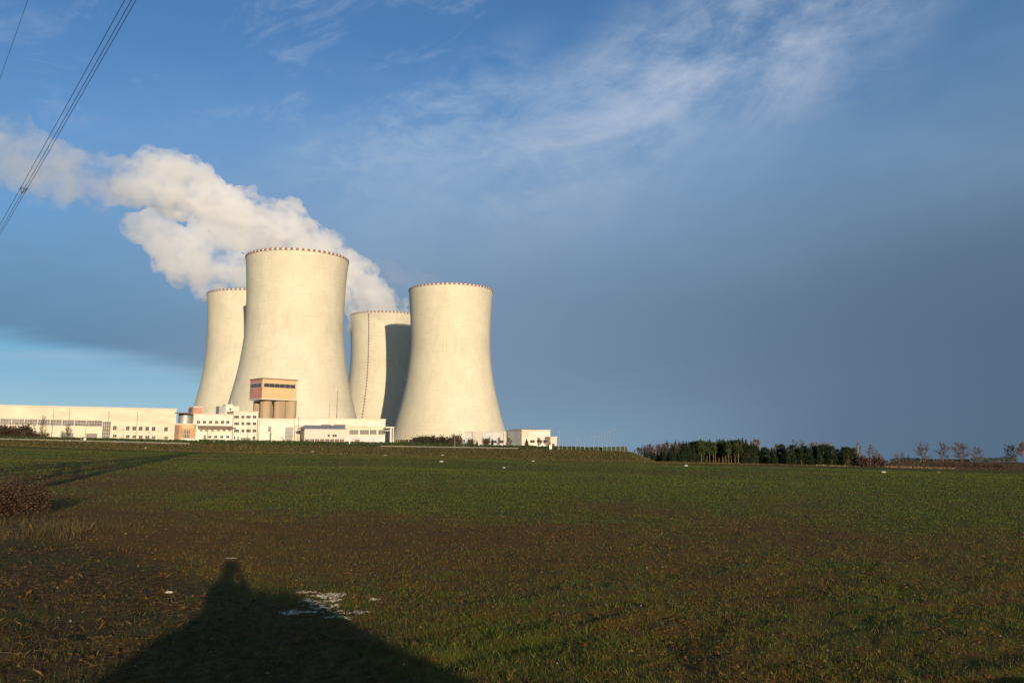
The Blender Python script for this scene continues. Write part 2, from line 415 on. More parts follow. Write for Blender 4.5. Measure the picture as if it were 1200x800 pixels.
# ------------------------------------------------------------------ cooling towers
TH = 154.8
def tower_r(z):
    return math.sqrt(38.8 ** 2 + (.182 if z < 105 else .0808) * (z - 105) ** 2)
def shell_mat():
    m = bpy.data.materials.new("tower concrete"); m.use_nodes = True
    t = NT(m.node_tree); b = t.n["Principled BSDF"]; b.inputs["Roughness"].default_value = .92; b.inputs["Specular IOR Level"].default_value = .15
    co = t.new('ShaderNodeTexCoord').outputs['Object']; x, y, z = t.sep(co)
    oi = t.new('ShaderNodeObjectInfo').outputs['Random']
    ang = t.m('ARCTAN2', y, x)
    ca, sa = t.m('COSINE', ang), t.m('SINE', ang)
    seed = t.mul(oi, 40)
    pv = t.xyz(t.add(t.mul(ca, 40), seed), t.mul(sa, 40), t.mul(z, .035))
    streak = t.noise(pv, .55, 5, .65)
    pv2 = t.xyz(t.add(t.mul(ca, 40), seed), t.mul(sa, 40), t.mul(z, .5))
    blot = t.noise(pv2, .12, 6, .6)
    lift = t.noise(t.xyz(t.mul(ca, 3), t.mul(sa, 3), t.mul(z, 1.0)), .55, 2, .5)         # horizontal casting lifts
    c = t.mix(t.mr(blot, .32, .68), (.565, .520, .395), (.512, .466, .350))
    c = t.mix(t.mul(t.mr(streak, .50, .76), .20), c, (.38, .345, .27))
    c = t.mix(t.mul(t.mr(lift, .55, .75), .22), c, (.40, .355, .27))
    # stained belt round the throat
    zz = t.add(z, t.mul(t.sub(streak, .5), 26))
    belt = t.mul(t.mr(zz, 84, 94), t.mr(zz, 112, 100))
    st2 = t.noise(t.xyz(t.add(t.mul(ca, 60), seed), t.mul(sa, 60), t.mul(z, .05)), .8, 4, .7)
    c = t.mix(t.mul(t.mul(belt, t.mr(st2, .42, .66)), .36), c, (.36, .31, .23))
    # panel seams every 3 degrees and every lift of 1.5 m
    sv = t.m('ABSOLUTE', t.sub(t.m('FRACT', t.mul(ang, 60 / math.pi)), .5))
    sh = t.m('ABSOLUTE', t.sub(t.m('FRACT', t.mul(z, 1 / 3.0)), .5))
    c = t.mix(t.mul(t.mr(sv, .45, .5), .22), c, (.34, .305, .24))
    c = t.mix(t.mul(t.mr(sh, .43, .5), .20), c, (.34, .305, .24))
    wn = t.new('ShaderNodeTexWhiteNoise'); wn.noise_dimensions = '3D'
    t.put(wn.inputs['Vector'], t.xyz(t.m('FLOOR', t.add(t.mul(ang, 60 / math.pi), .5)), t.m('FLOOR', t.add(t.mul(z, 1 / 3.0), .5)), seed))
    c = t.mix(t.mul(t.mr(wn.outputs[0], .55, 1.0), .20), c, (.40, .365, .285))
    run = t.mul(t.mr(t.add(z, t.mul(t.sub(st2, .5), 60)), 122, 152), t.mr(st2, .50, .70))
    c = t.mix(t.mul(run, .30), c, (.36, .32, .25))
    t.put(b.inputs["Base Color"], c)
    return m
M["shell"] = shell_mat()
M["rim red"] = mat("red paint", (.21, .09, .065), .7)
M["rim white"] = mat("white paint", (.66, .59, .50), .7)
def make_tower():
    root = thing("cooling_tower", "", "cooling tower")
    n = 240; zs = np.r_[np.linspace(9, 145, 60), np.linspace(147, TH - 1.8, 5)]
    prof = [(tower_r(z), z) for z in zs] + [(tower_r(TH) - .9, TH - 1.8)] + [(tower_r(z) - .9, z) for z in zs[::-4]]
    th = np.linspace(0, 2 * np.pi, n, endpoint=False)
    V = np.concatenate([np.stack([r * np.cos(th), r * np.sin(th), th * 0 + z], -1) for r, z in prof])
    i, j = np.meshgrid(np.arange(len(prof) - 1), np.arange(n), indexing='ij'); j2 = (j + 1) % n
    Fq = np.stack([i * n + j, i * n + j2, (i + 1) * n + j2, (i + 1) * n + j], -1).reshape(-1, 4)
    mesh_np("shell", V, Fq, M["shell"], root, True)
    # painted parapet: red and white blocks alternate
    k = 120; mb = []; V = []; Fs = []; mi = []
    for s in range(k):
        h = TH if s % 2 == 0 else TH - .55
        for q, (rr) in enumerate((tower_r(TH) + .25, tower_r(TH) - .75)):
            for a in (s, s + 1):
                for z in (TH - 1.6, h):
                    w = 2 * math.pi * a / k
                    V.append((rr * math.cos(w), rr * math.sin(w), z))
        o = s * 8      # order: outer a0 lo,hi ; a1 lo,hi ; inner a0 lo,hi ; a1 lo,hi
        Fs += [(o, o + 2, o + 3, o + 1), (o + 6, o + 4, o + 5, o + 7), (o + 1, o + 3, o + 7, o + 5), (o, o + 1, o + 5, o + 4), (o + 2, o + 6, o + 7, o + 3)]
        mi += [s % 2] * 5
    mesh_np("rim", V, Fs, [M["rim red"], M["rim white"]], root, False, mi)
    mb = MB(); m2 = 44
    for s in range(m2):
        a0 = 2 * math.pi * s / m2; a1 = 2 * math.pi * (s + .5) / m2
        r0, r1 = tower_r(0) + 1.0, tower_r(9) - .4
        for b in (a1 - math.pi / m2 * .98 + math.pi / m2, a1 - math.pi / m2):
            mb.tube([(r0 * math.cos(a1), r0 * math.sin(a1), -.5), (r1 * math.cos(b), r1 * math.sin(b), 9.4)], .55, 6)
    mb.build("column_ring", M["silo"], root)
    return root
TX = [(-176.6, 686.1), (-60.3, 826.7), (-149.4, 992.8), (-267.9, 855.6)]
TL = ["nearest and largest pale cooling tower, rising behind the orange silo house",
      "pale cooling tower standing free at the right end, sunlit, bushes along its foot",
      "far cooling tower half in dark blue shadow, with a dotted ladder line down its side",
      "leftmost cooling tower, half hidden behind the biggest tower, against the clear sky"]
tw0 = make_tower()
for i, (p, lb) in enumerate(zip(TX, TL)):
    z0 = Z5L
    if i == 0: tw0.location = (*p, z0); tw0["label"] = lb; tw0["group"] = "cooling towers of the power plant"; tw = tw0
    else: tw = dup(tw0, (*p, z0), 0.0, 1, lb)
    tw.rotation_euler.z = R(37 * i)
    if i == 2:     # caged ladder with platforms on the far right tower, seen from the field
        mb = MB(); a = math.atan2(-992.8, 149.4) - R(27) - R(37 * i); pts = []; rad = []
        for z in np.arange(14, 151, 3.4):
            for dz, r_ in ((0, .06), (.05, .75), (1.7, .75), (1.75, .06)):
                q = tower_r(z + dz) + .55; pts.append((q * math.cos(a), q * math.sin(a), z + dz)); rad.append(r_)
        mb.tube(pts, rad, 8)
        mb.build("ladder", M["brown metal"], tw)

# ------------------------------------------------------------------ plant buildings
class Facade:
    """a vertical wall plane between two photo columns at two distances; boxes are given in photo pixels on that plane"""
    def __init__(s, xl, dl, xr, dr, yb=None):
        a = ray(xl, 520)[0] * dl; b = ray(xr, 520)[0] * dr
        s.A = Vector((a, dl, 0)); B = Vector((b, dr, 0))
        s.u = (B - s.A).normalized(); s.n = Vector((s.u.y, -s.u.x, 0)); s.w = (B - s.A).length
    def hit(s, px, py):
        a, b = ray(px, py); d = Vector((a, 1, 0))
        den = d.dot(s.n); k = s.A.dot(s.n) / den
        p = d * k
        return (p - s.A).dot(s.u), EYE + b * k
    def P(s, u, t, z): return s.A + s.u * u + s.n * t + Vector((0, 0, z))
    def prism(s, mb, u0, u1, z0, z1, t0, t1):
        mb.hexa([s.P(u0, t1, z0), s.P(u1, t1, z0), s.P(u1, t0, z0), s.P(u0, t0, z0), s.P(u0, t1, z1), s.P(u1, t1, z1), s.P(u1, t0, z1), s.P(u0, t0, z1)])
    def rect(s, x0, y0, x1, y1):
        ym = (y0 + y1) / 2; xm = (x0 + x1) / 2
        u0, u1 = s.hit(x0, ym)[0], s.hit(x1, ym)[0]
        return u0, u1, s.hit(xm, y1)[1], s.hit(xm, y0)[1]
    def box(s, name, m, parent, x0, y0, x1, y1, t0, t1, z0=None, bevel=0):
        u0, u1, za, zb = s.rect(x0, y0, x1, y1); mb = MB()
        s.prism(mb, u0, u1, za if z0 is None else z0, zb, t0, t1)
        return mb.build(name, m, parent, bevel=bevel)
    def window(s, parent, x0, y0, x1, y1, cols=2, rows=1, glass="glass", fr="frame", name="window", b=.09):
        u0, u1, z0, z1 = s.rect(x0, y0, x1, y1); mb = MB()
        s.prism(mb, u0, u0 + b, z0, z1, -.1, .05); s.prism(mb, u1 - b, u1, z0, z1, -.1, .05)
        s.prism(mb, u0 + b, u1 - b, z0, z0 + b, -.1, .05); s.prism(mb, u0 + b, u1 - b, z1 - b, z1, -.1, .05)
        for k in range(1, cols):
            c = u0 + (u1 - u0) * k / cols; s.prism(mb, c - b / 2, c + b / 2, z0 + b, z1 - b, -.1, .047)
        for k in range(1, rows):
            c = z0 + (z1 - z0) * k / rows; s.prism(mb, u0 + b, u1 - b, c - b / 2, c + b / 2, -.1, .044)
        w = mb.build(name, M[fr], parent)
        mp = MB(); s.prism(mp, u0 + b, u1 - b, z0 + b, z1 - b, -.08, .02); mp.build("pane", M[glass], w)
        return w
    def root(s, name, label, cat, group=None):
        o = thing(name, label, cat, (0, 0, 0), group); return o
GND = -1.0      # walls reach below the ground
def body(f, root, m, x0, y0, x1, y1, depth, roof=True, over=.25, z0=None, t1=0.0):
    u0, u1, za, zb = f.rect(x0, y0, x1, y1); mb = MB()
    f.prism(mb, u0, u1, GND if z0 is None else z0, zb, -depth, t1); w = mb.build("wall", m, root)
    if roof:
        mb = MB(); f.prism(mb, u0 - over, u1 + over, zb + .01, zb + .5, -depth - over, t1 + over); mb.build("roof", M["trim"], root)
        mb = MB(); f.prism(mb, u0 + .2, u1 - .2, zb + .505, zb + .56, -depth + .2, t1 - .2); mb.build("roof_deck", M["roof"], root)
    return w

# long hall
fh = Facade(-120, 322, 205, 372)
hall = fh.root("factory_hall", "long low cream hall with ribbon glazing at the photo's left edge", "hall")
body(fh, hall, M["cream"], -120, 476.5, 206, 512, 45)
for x0, x1 in ((-118, -92), (-91, -60), (-59, -29), (-28, -1.0), (0.2, 12.5), (14, 27.6), (29, 42.8), (44.2, 57.5), (58.9, 71.5), (73, 86), (87.4, 100), (101.2, 119)):
    k = (x0 + x1) / 2
    yt = 490.2 + k * .020; yb2 = 497 + k * .0215
    fh.window(hall, x0, yt, x1 + .85, yb2, max(3, int((x1 - x0) / 2.6)), 2, "ribbon glass", "frame", "ribbon_window", .09)
fh.box("gate", M["door"], hall, 72.5, 507, 86, 513.2, -.1, .06); fh.box("gate", M["door"], hall, 101, 507.8, 113.8, 514, -.1, .06)
fh.window(hall, 119.6, 493.6, 129.5, 514, 4, 5, "ribbon glass", "frame", "stair_glazing", .14)
for i, xc in enumerate((134.5, 142, 149.7, 157.2, 164.8, 172.4, 180, 187, 194.5)):
    y0 = 499.0 + i * .18
    gl = 'trim' if i in (1, 7) else 'glass'
    fh.window(hall, xc - 2.25, y0 - .3, xc + 2.25, y0 + 4.8, 2, 1, gl)
    y0 = 509.0 + i * .28
    fh.window(hall, xc - 2.25, y0 - .2, xc + 2.25, y0 + 3.4, 2, 1, gl if i in (1, 7) else ('ribbon glass' if i > 5 else 'glass'))
for px in np.arange(-110, 204, 15.3):      # cladding joints
    yt = 478 + px * .026
    u0, u1, z0, z1 = fh.rect(px - .12, yt, px + .12, 489 + px * .02); mb = MB(); fh.prism(mb, u0, u1, z0, z1, -.05, .03); mb.build("panel_joint", M["trim"], hall)

# entrance with orange portal and grey tank-like stair drum
fe = Facade(203, 371, 231, 376)
ent = fe.root("entrance_building", "orange and brown entrance portal with tall glazing below a grey drum", "entrance building")
body(fe, ent, M["orange"], 204.8, 497.4, 228.8, 515.5, 8, True, .2)
fe.box("side_panel", M["brown metal"], ent, 204.4, 498.0, 209.5, 515.8, -.1, .12)
fe.box("portal_band", M["peach"], ent, 213, 497.8, 227, 501.8, -.1, .15)
fe.window(ent, 214.6, 503.2, 222.6, 513.6, 4, 2, "ribbon glass", "frame", "door", .16)
fe.box("plinth", M["white wall"], ent, 211, 513.4, 229, 516.2, -.1, .6)
mb = MB(); c = at(214.6, 500, 379); ztop = zrow(484.6, 379)
mb.tube([(c.x, c.y + 2, 3), (c.x, c.y + 2, ztop)], 2.9, 24); mb.build("drum", M["steel"], ent, False)
fe.box("roof_bar", M["dark pole"], ent, 205, 483.0, 225, 484.0, -6, .0)

fc = Facade(224, 382, 237, 385)
cub = fc.root("lift_house", "small brick red cube standing on the roof left of the office windows", "roof hut")
body(fc, cub, M["brick red"], 226.8, 477.4, 236.6, 488.6, 5, True, .15, z0=zrow(489, 384))
fc.box("side_wall", M["brown metal"], cub, 224.6, 477.2, 226.7, 488.4, -4.8, .05)

# low office
fo = Facade(226, 378, 274, 386)
off = fo.root("office_building", "low cream office with a brown canopy along its front", "office building")
body(fo, off, M["white wall"], 226.2, 486.2, 273.4, 516, 14)
for xc in (232.5, 239.6, 246.7, 253.9, 260.8, 267.0): fo.window(off, xc - 2.0, 492.6, xc + 2.0, 496.4, 2)
for xc in (235.6, 242, 249, 256, 262.6, 269): fo.window(off, xc - 1.7, 503.2, xc + 1.7, 505.2, 2)
for xc in (245.8, 252.8, 259.8, 266.8): fo.window(off, xc - 2.0, 510.2, xc + 2.0, 513.2, 2)
fo.box("door", M["door"], off, 238.4, 509.6, 241.2, 515.6, -.1, .06)
u0, u1, z0, z1 = fo.rect(231.5, 498.8, 275.5, 502.2)
mb = MB(); mb.hexa([fo.P(u0, 2.6, z0), fo.P(u1, 2.6, z0), fo.P(u1, 0.02, z0 + .3), fo.P(u0, 0.02, z0 + .3), fo.P(u0, 2.6, z0 + .35), fo.P(u1, 2.6, z0 + .35), fo.P(u1, 0.02, z1), fo.P(u0, 0.02, z1)])
mb.build("canopy", M["brown metal"], off)

# four storey office block
fb = Facade(273, 384, 303, 390)
blk = fb.root("office_block", "four storey white office block with a stepped rooftop hut and a grey side", "office block")
body(fb, blk, M["white wall"], 273.2, 482.8, 301.6, 517, 16)
for yc in (488.4, 496.3, 504.6):
    for xc, w in ((277.2, 2.6), (284.6, 1.6), (291.2, 2.4), (298.2, 1.9)): fb.window(blk, xc - w * 1.12, yc - 1.75, xc + w * 1.12, yc + 1.75, 3 if w > 2 else 2)
for xc, w in ((274.8, .8), (278.9, .8), (297.6, 1.6)): fb.window(blk, xc - w, 511, xc + w, 514.6, 1)
fb.box("door", M["door"], blk, 282, 512.8, 293.6, 516, -.1, .07)
fp = Facade(257, 393, 281, 398)
u = fp.box("rooftop_hut", M["white wall"], blk, 264.2, 473.6, 272.6, 488, -6, 0, z0=zrow(487.5, 393))
fp.box("rooftop_hut", M["white wall"], blk, 272.7, 475.6, 280.4, 488, -6, -.4, z0=zrow(487.5, 393))
fp.box("side_wall", M["grey wall"], blk, 256.8, 475.6, 264.1, 489, -6, -.2, z0=zrow(489, 391))
fp.window(blk, 268.6, 478.0, 271.0, 480.6, 1)
mb = MB(); q = at(271.4, 471, 396); mb.tube([(q.x, q.y, zrow(474, 396)), (q.x, q.y, zrow(469.5, 396))], .12, 6); mb.build("antenna", M["pole"], blk)

# silo house
fs = Facade(307.4, 404, 347.8, 416)
sil = fs.root("silo_house", "orange box house with a window band, carried high on round concrete silos", "silo building")
u0, u1, z0, z1 = fs.rect(307.4, 444.8, 347.6, 467.0)
SA = fs.P(u0, 0, 0); side = ray(293.0, 455)[0] * 412; sv = Vector((side, 412, 0)) - SA; sv.z = 0          # the far end of the side wall
def sprism(mb, ua, ub, za, zb, k0=0.0, k1=1.0, grow=0.0):
    a = fs.P(ua - grow, grow, 0); b = fs.P(ub + grow, grow, 0)
    s0, s1 = sv * k0 - fs.u * 0, sv * k1 - fs.n * 0
    e = sv.normalized() * grow
    p = [a, b, b + s1 + e, a + s1 + e]
    mb.hexa([Vector((q.x, q.y, za)) for q in p] + [Vector((q.x, q.y, zb)) for q in p])
mb = MB(); sprism(mb, u0, u1, z0, z1); mb.build("wall", M["peach"], sil)
mb = MB(); sprism(mb, u0, u1, z1 + .01, z1 + .45, grow=.5); mb.build("roof", M["brown metal"], sil)
mb = MB(); sprism(mb, u0, u1, z0 - .7, z0 - .01, grow=.3); mb.build("floor_slab", M["trim"], sil)
# red side wall and its window band, set proud of the box
nside = Vector((-sv.y, sv.x, 0)).normalized(); nside = nside if nside.dot(Vector((-1, -1, 0))) > 0 else -nside
def sidebox(name, m, k0, k1, za, zb, t):
    p = [SA + sv * k0, SA + sv * k1]; mb = MB(); q = [p[0] + nside * t, p[1] + nside * t, p[1] - nside * .05, p[0] - nside * .05]
    mb.hexa([Vector((v.x, v.y, za)) for v in q] + [Vector((v.x, v.y, zb)) for v in q]); return mb.build(name, m, sil)
sidebox("side_wall", M["brick red"], .01, .99, z0 + .05, z1 - .05, .12)
zw0, zw1 = fs.rect(310, 449.6, 346, 454.2)[2:]
wsd = sidebox("window", M["frame"], .05, .97, zw0 - .3, zw1 + .3, .18); sd2 = sidebox("pane", M["ribbon glass"], .07, .95, zw0, zw1, .22); sd2.parent = wsd
fs.window(sil, 309.2, 449.6, 346.2, 454.4, 6, 1)
for px, dd in ((302.5, 418), (311.5, 411), (319.2, 424), (327.6, 414.5), (336, 419), (340.2, 417)):
    q = at(px, 480, dd); mb = MB(); r0 = 2.9 if px != 302.5 else 2.4
    if px == 319.2: r0 = 3.2
    mb.tube([(q.x, q.y, 0), (q.x, q.y, z0 - .705)], r0, 28, False); mb.build("silo", M["silo"], sil, False)

# white block with a tall window
fw = Facade(301.8, 392, 345.4, 398)
wb = fw.root("white_block", "white windowless block with one tall glazed bay, below the silo house", "building")
body(fw, wb, M["white wall"], 302, 491.4, 345, 518, 12)
fw.window(wb, 334.0, 500.2, 343.4, 517.4, 4, 4, "ribbon glass", "frame", "tall_window", .16)
fw.window(wb, 314.0, 499.4, 318.0, 505.8, 2, 1); fw.box("door", M["door"], wb, 315.8, 506.4, 318, 516.6, -.1, .06)
fw.box("door", M["frame"], wb, 328.6, 510.8, 332.6, 517.4, -.1, .07); fw.box("porch", M["white wall"], wb, 325.4, 510.2, 328.3, 517.8, -.1, .9)
for yy in (494.2, 497.2): fw.box("panel_joint", M["trim"], wb, 304, yy, 343, yy + .14, -.05, .03)
# low wide workshop
fl = Facade(345.4, 404, 452, 418)
wk = fl.root("workshop", "low wide cream workshop with a windowed right half", "workshop")
u0, u1, z0, z1 = fl.rect(345.6, 491.2, 451.4, 500.6)
body(fl, wk, M["cream"], 345.6, 491.4, 451.4, 520, 20)
fl.box("fascia", M["white wall"], wk, 345.6, 492.4, 451.4, 499.4, -.1, .7)
for x0 in (409.4, 421.6, 433.2, 443.2): fl.window(wk, x0, 503.4, x0 + (10.6 if x0 < 430 else 8.0), 509.0, 4, 1, "glass", "frame")
fl.box("lower_panel", M["beige wall"], wk, 406, 511.2, 451, 520, -.1, .10)
fl.box("door", M["brown metal"], wk, 415.6, 514.6, 421.8, 519.4, -.1, .18)
for x0, x1 in ((376, 387), (391, 404.6)): fl.box("roof_vent", M["brown metal"], wk, x0, 497.2, x1, 499.0, .6, 1.6)
# shed in front
fd_ = Facade(351.5, 388, 404.6, 396)
shed = fd_.root("metal_shed", "pale grey metal shed with a gable end and an open dark base", "shed")
u0, u1, z0, z1 = fd_.rect(352.4, 502.4, 404.4, 519.4)
mb = MB(); zr = fd_.rect(352, 498.6, 404, 500)[3]; zg = z0 - 1
zo = fd_.rect(352, 512.4, 404, 514.4)[2]
mb.hexa([fd_.P(u0 + 1.6, 0, zo), fd_.P(u1, 0, zo), fd_.P(u1, -9, zo), fd_.P(u0 + 1.6, -9, zo), fd_.P(u0 + 1.6, 0, z1), fd_.P(u1, 0, z1), fd_.P(u1, -9, z1), fd_.P(u0 + 1.6, -9, z1)])
mb.build("wall", M["trim"], shed)
mb = MB(); v = [fd_.P(u0 - .6, .5, z1), fd_.P(u0 - .6, -9.5, z1), fd_.P(u0 + 2.4, -4.5, zr + .3), fd_.P(u1 + .3, .5, z1), fd_.P(u1 + .3, -9.5, z1), fd_.P(u1 + .3, -4.5, zr + .3)]
mb.add(v, [(0, 2, 1), (3, 4, 5), (0, 3, 5, 2), (1, 2, 5, 4), (0, 1, 4, 3)]); mb.build("roof", M["steel"], shed)
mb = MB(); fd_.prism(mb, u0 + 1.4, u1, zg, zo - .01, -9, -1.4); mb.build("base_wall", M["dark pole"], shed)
for k in range(9):
    uu = u0 + 1.6 + (u1 - u0 - 2) * k / 8; mb = MB(); fd_.prism(mb, uu, uu + .3, zg, zo - .005, -.5, -.1); mb.build("post", M["trim"], shed)
fd_.window(shed, 384, 508.4, 386.6, 511.8, 1); fd_.window(shed, 389.4, 508.6, 394.8, 511.8, 2)
# pipe bridge
fg = Facade(451.8, 412, 462.4, 414)
pg = fg.root("pipe_bridge", "cream pipe bridge frame joining the workshop end to the tower foot", "pipe bridge")
fg.box("beam", M["white wall"], pg, 451.9, 499.8, 462, 501.4, -1.5, 0); fg.box("pipe", M["trim"], pg, 451.9, 503.8, 460, 504.8, -1.0, -.3)
fg.box("post", M["white wall"], pg, 457.4, 501.6, 459.0, 521, -1.4, -.1, z0=GND); fg.box("post", M["cream"], pg, 460.4, 501.6, 461.6, 521, -1.3, -.2, z0=GND)

def rooftop(f, root, px, y1, w, hpx, back, m="trim"):
    f.box("roof_vent", M[m], root, px - w / 2, y1 - hpx, px + w / 2, y1, -back - 1.6, -back)
for px, w, hpx in ((18, 2.2, .9), (52, 1.2, 1.2), (93, 3.0, .8), (141, 1.6, 1.2), (176, 2.6, .9)): rooftop(fh, hall, px, 475.4 + px * .030, w, hpx, 8)
for px, w, hpx in ((243, 1.6, 1.3), (262, 2.2, .9)): rooftop(fo, off, px, 485.0, w, hpx, 5, "steel")
for px, w, hpx in ((362, 3.0, .9), (402, 1.6, 1.4), (428, 2.4, .9)): rooftop(fl, wk, px, 490.4, w, hpx, 5, "steel")
for px in (228.2, 302.6 - 29.5, 300.9):
    (fo if px < 272 else fb).box("drainpipe", M["trim"], off if px < 272 else blk, px - .2, 487, px + .2, 515, 0.02, .16)
# right-hand buildings
fr_ = Facade(540, 432, 615, 424)
lb = fr_.root("storage_hall", "long beige storage hall right of the free standing tower", "hall")
body(fr_, lb, M["beige wall"], 545, 506.4, 612.5, 523, 22)
fr_.box("bay", M["trim"], lb, 554.2, 505.6, 566, 522, -.1, .9); fr_.box("bay", M["cream"], lb, 590.5, 505.0, 592.4, 522, -.1, .5)
for x0 in (569, 577, 585, 595, 601): fr_.window(lb, x0, 515.6, x0 + 5, 519.2, 2)
mb = MB(); ua, ub, za, zb = fr_.rect(586, 502.2, 623, 506.4)
mb.hexa([fr_.P(ua, -3, za), fr_.P(ub, -3, za), fr_.P(ub, -20, za), fr_.P(ua, -20, za), fr_.P(ua + 4, -6, zb), fr_.P(ub, -6, zb), fr_.P(ub, -17, zb), fr_.P(ua + 4, -17, zb)]); mb.build("upper_roof", M["brown metal"], lb)
fq = Facade(611, 412, 645.4, 420)
bb = fq.root("white_annex", "bright white two storey annex with two dark windows, at the plant's right end", "building")
body(fq, bb, M["white wall"], 611.4, 504.6, 644.8, 526, 14)
for x0 in (621, 629.2, 637): fq.window(bb, x0, 515.2, x0 + 5.8, 518.8, 2)
fq.box("corner_pier", M["cream"], bb, 611.2, 504.8, 619.8, 526, -.1, .12)
f3 = Facade(644.5, 416, 653, 418)
sb = f3.root("side_cabin", "small cream cabin leaning on the white annex, last building on the right", "cabin")
body(f3, sb, M["cream"], 645.2, 512.6, 652.6, 528, 8); f3.window(sb, 646.6, 519.4, 650, 522.4, 2)

# ------------------------------------------------------------------ kerb, hedge, fences, masts
def ground_z(x, y): return float(height(np.array([x]), np.array([y]), False)[0])
def G(px, depth):
    x = ray(px, 522)[0] * depth; return Vector((x, depth, ground_z(x, depth)))
def ribbon(name, m, px0, px1, depth, h, th, label, cat, step=6, jag=0.0):
    xs = np.arange(px0, px1 + .1, step); V = []; Fs = []
    for i, px in enumerate(xs):
        g = G(px, depth); hh = h + random.uniform(-jag, jag)
        V += [(g.x, g.y, g.z - .3), (g.x, g.y + th, g.z - .3), (g.x, g.y + th, g.z + hh), (g.x, g.y, g.z + hh)]
        if i:
            a, b = (i - 1) * 4, i * 4
            for k in range(4): Fs.append((a + k, b + k, b + (k + 1) % 4, a + (k + 1) % 4))
    Fs += [(0, 1, 2, 3), tuple(len(V) - 4 + k for k in (3, 2, 1, 0))]
    return tag(mesh_np(name, V, Fs, m), label, cat)
ribbon("kerb_wall", M["concrete kerb"], -60, 224, 301, .45, .6, "pale low concrete kerb along the bank top in front of the long hall", "kerb")
ribbon("guard_rail", M["concrete kerb"], 446, 612, 316, .30, .15, "thin pale guard rail along the bank top before the free standing tower", "guard rail")

def leaf_cloud(pts, size, cols, up=.3):
    """one small quad per point, random orientation -> V, F, C"""
    n = len(pts); d = rng.normal(size=(n, 3)); d /= np.linalg.norm(d, axis=1)[:, None]
    e = rng.normal(size=(n, 3)); e -= (e * d).sum(1)[:, None] * d; e /= np.linalg.norm(e, axis=1)[:, None]
    s = (size * rng.uniform(.6, 1.4, n))[:, None]
    V = np.stack([pts - d * s, pts + e * s * .55, pts + d * s, pts - e * s * .55], 1).reshape(-1, 3)
    Fq = np.arange(4 * n).reshape(-1, 4); C = np.repeat(cols, 4, axis=0)
    return V, Fq, C
def colmix(n, a, b, v=.25):
    k = rng.random((n, 1)); return np.clip((np.array(a) * k + np.array(b) * (1 - k)) * (1 + rng.normal(0, v, (n, 1))), .004, 1)

def hedge(px0, px1, depth, h, w, label, green=True, name="hedge"):
    n = int((px1 - px0) * 28); px = rng.uniform(px0, px1, n)
    x = (px - 600) / 1011 * depth; y = depth + rng.uniform(0, w, n)
    top = h * (.8 + .35 * fbm(x * .3, y * .3, 3, 3))
    z = height(x, y, False) + rng.beta(1.6, 1.2, n) * top
    V, Fq, C = leaf_cloud(np.stack([x, y, z], -1), .30, colmix(n, (.035, .055, .016), (.06, .085, .025) if green else (.10, .07, .04)))
    return tag(mesh_np(name, V, Fq, M["leaf"], None, False, None, C), label, "hedge")
hedge(-40, 92, 306, 1.2, 1.4, "dark green clipped hedge before the long hall, left of the gate gap")
hedge(94, 231, 306, 1.3, 1.4, "dark green clipped hedge under the two rows of square windows")
hedge(232, 408, 306, 1.7, 1.4, "taller dark green hedge in front of the offices and white block")
hedge(410, 560, 322, 1.5, 1.4, "green hedge behind the pale rail, from the workshop to the tower foot")
hedge(562, 735, 322, 1.1, 1.2, "low thin green hedge along the right end of the bank")

def lamp(px, depth, ytop, name, label, group, head=True, m="pole", r=.10, base=None):
    g = G(px, depth); h = zrow(ytop, depth) - g.z
    o = thing(name, label, "lamp post" if head else "mast", g, group)
    mb = MB(); mb.tube([(0, 0, -.3), (0, 0, h)], [r, r * .6], 8); mb.build("pole", M[m], o)
    if head:
        mb = MB(); mb.tube([(0, 0, h - .1), (.1, -.35, h + .12), (.2, -1.0, h + .2)], [.05, .05, .05], 6); mb.build("arm", M[m], o)
        mb = MB(); mb.box(-.05, .45, -1.5, -.8, h + .10, h + .28); mb.build("lamp_head", M["pole" if m == "dark pole" else "stone"], o, bevel=.03)
    return o
for px, yt, lb_ in ((59.5, 480.2, "tall dark lamp post before the long hall, left of the first gate"), (78.5, 480.0, "dark lamp post beside the first grey gate of the long hall"),
                    (125.0, 482.6, "dark lamp post before the stair glazing of the long hall"), (158.5, 483.4, "dark lamp post amid the square windows of the long hall"),
                    (242.4, 497.0, "short dark lamp post at the left end of the brown canopy"), (289.6, 494, "dark lamp post before the four storey office block"),
                    (302.6, 494, "dark lamp post at the corner of the four storey block"), (348.6, 489, "dark lamp post between the white block and the workshop")):
    lamp(px, 318, yt, "street_lamp", lb_, "dark lamp posts before the plant", True, "dark pole", .12)
for px, yt, d, lb_ in ((384.4, 473.0, 440, "shorter of two thin masts rising over the workshop roof"), (393.4, 457.6, 440, "taller dark mast rising over the workshop roof")):
    lamp(px, d, yt, "mast", lb_, "thin masts over the workshop", False, "dark pole", .22 if px > 390 else .13)
for px, yt, lb_ in ((533, 495, "left of two slim grey poles at the foot of the free standing tower"), (543.6, 503, "shorter slim grey pole before the storage hall"), (363.4, 499, "slim pale pole before the metal shed"),
                    (655.4, 503.5, "slim pale pole just right of the last cabin")):
    lamp(px, 312, yt, "pole", lb_, "slim poles on the bank", False, "pole", .04)
row = [(666, 516.5, 520), (676, 515.8, 500), (685, 514.8, 485), (691, 513.8, 470), (696.5, 511.6, 460), (701, 512.0, 450), (704.2, 509.4, 440), (708, 508.2, 430), (711.8, 506.8, 420), (715.2, 505.0, 410), (719.4, 503.4, 400)]
for i, (px, yt, d) in enumerate(row):
    lamp(px, d, yt, "floodlight_mast", "slim pale lamp mast in the row receding beyond the right end of the bank", "row of pale lamp masts", True, "steel", .06)
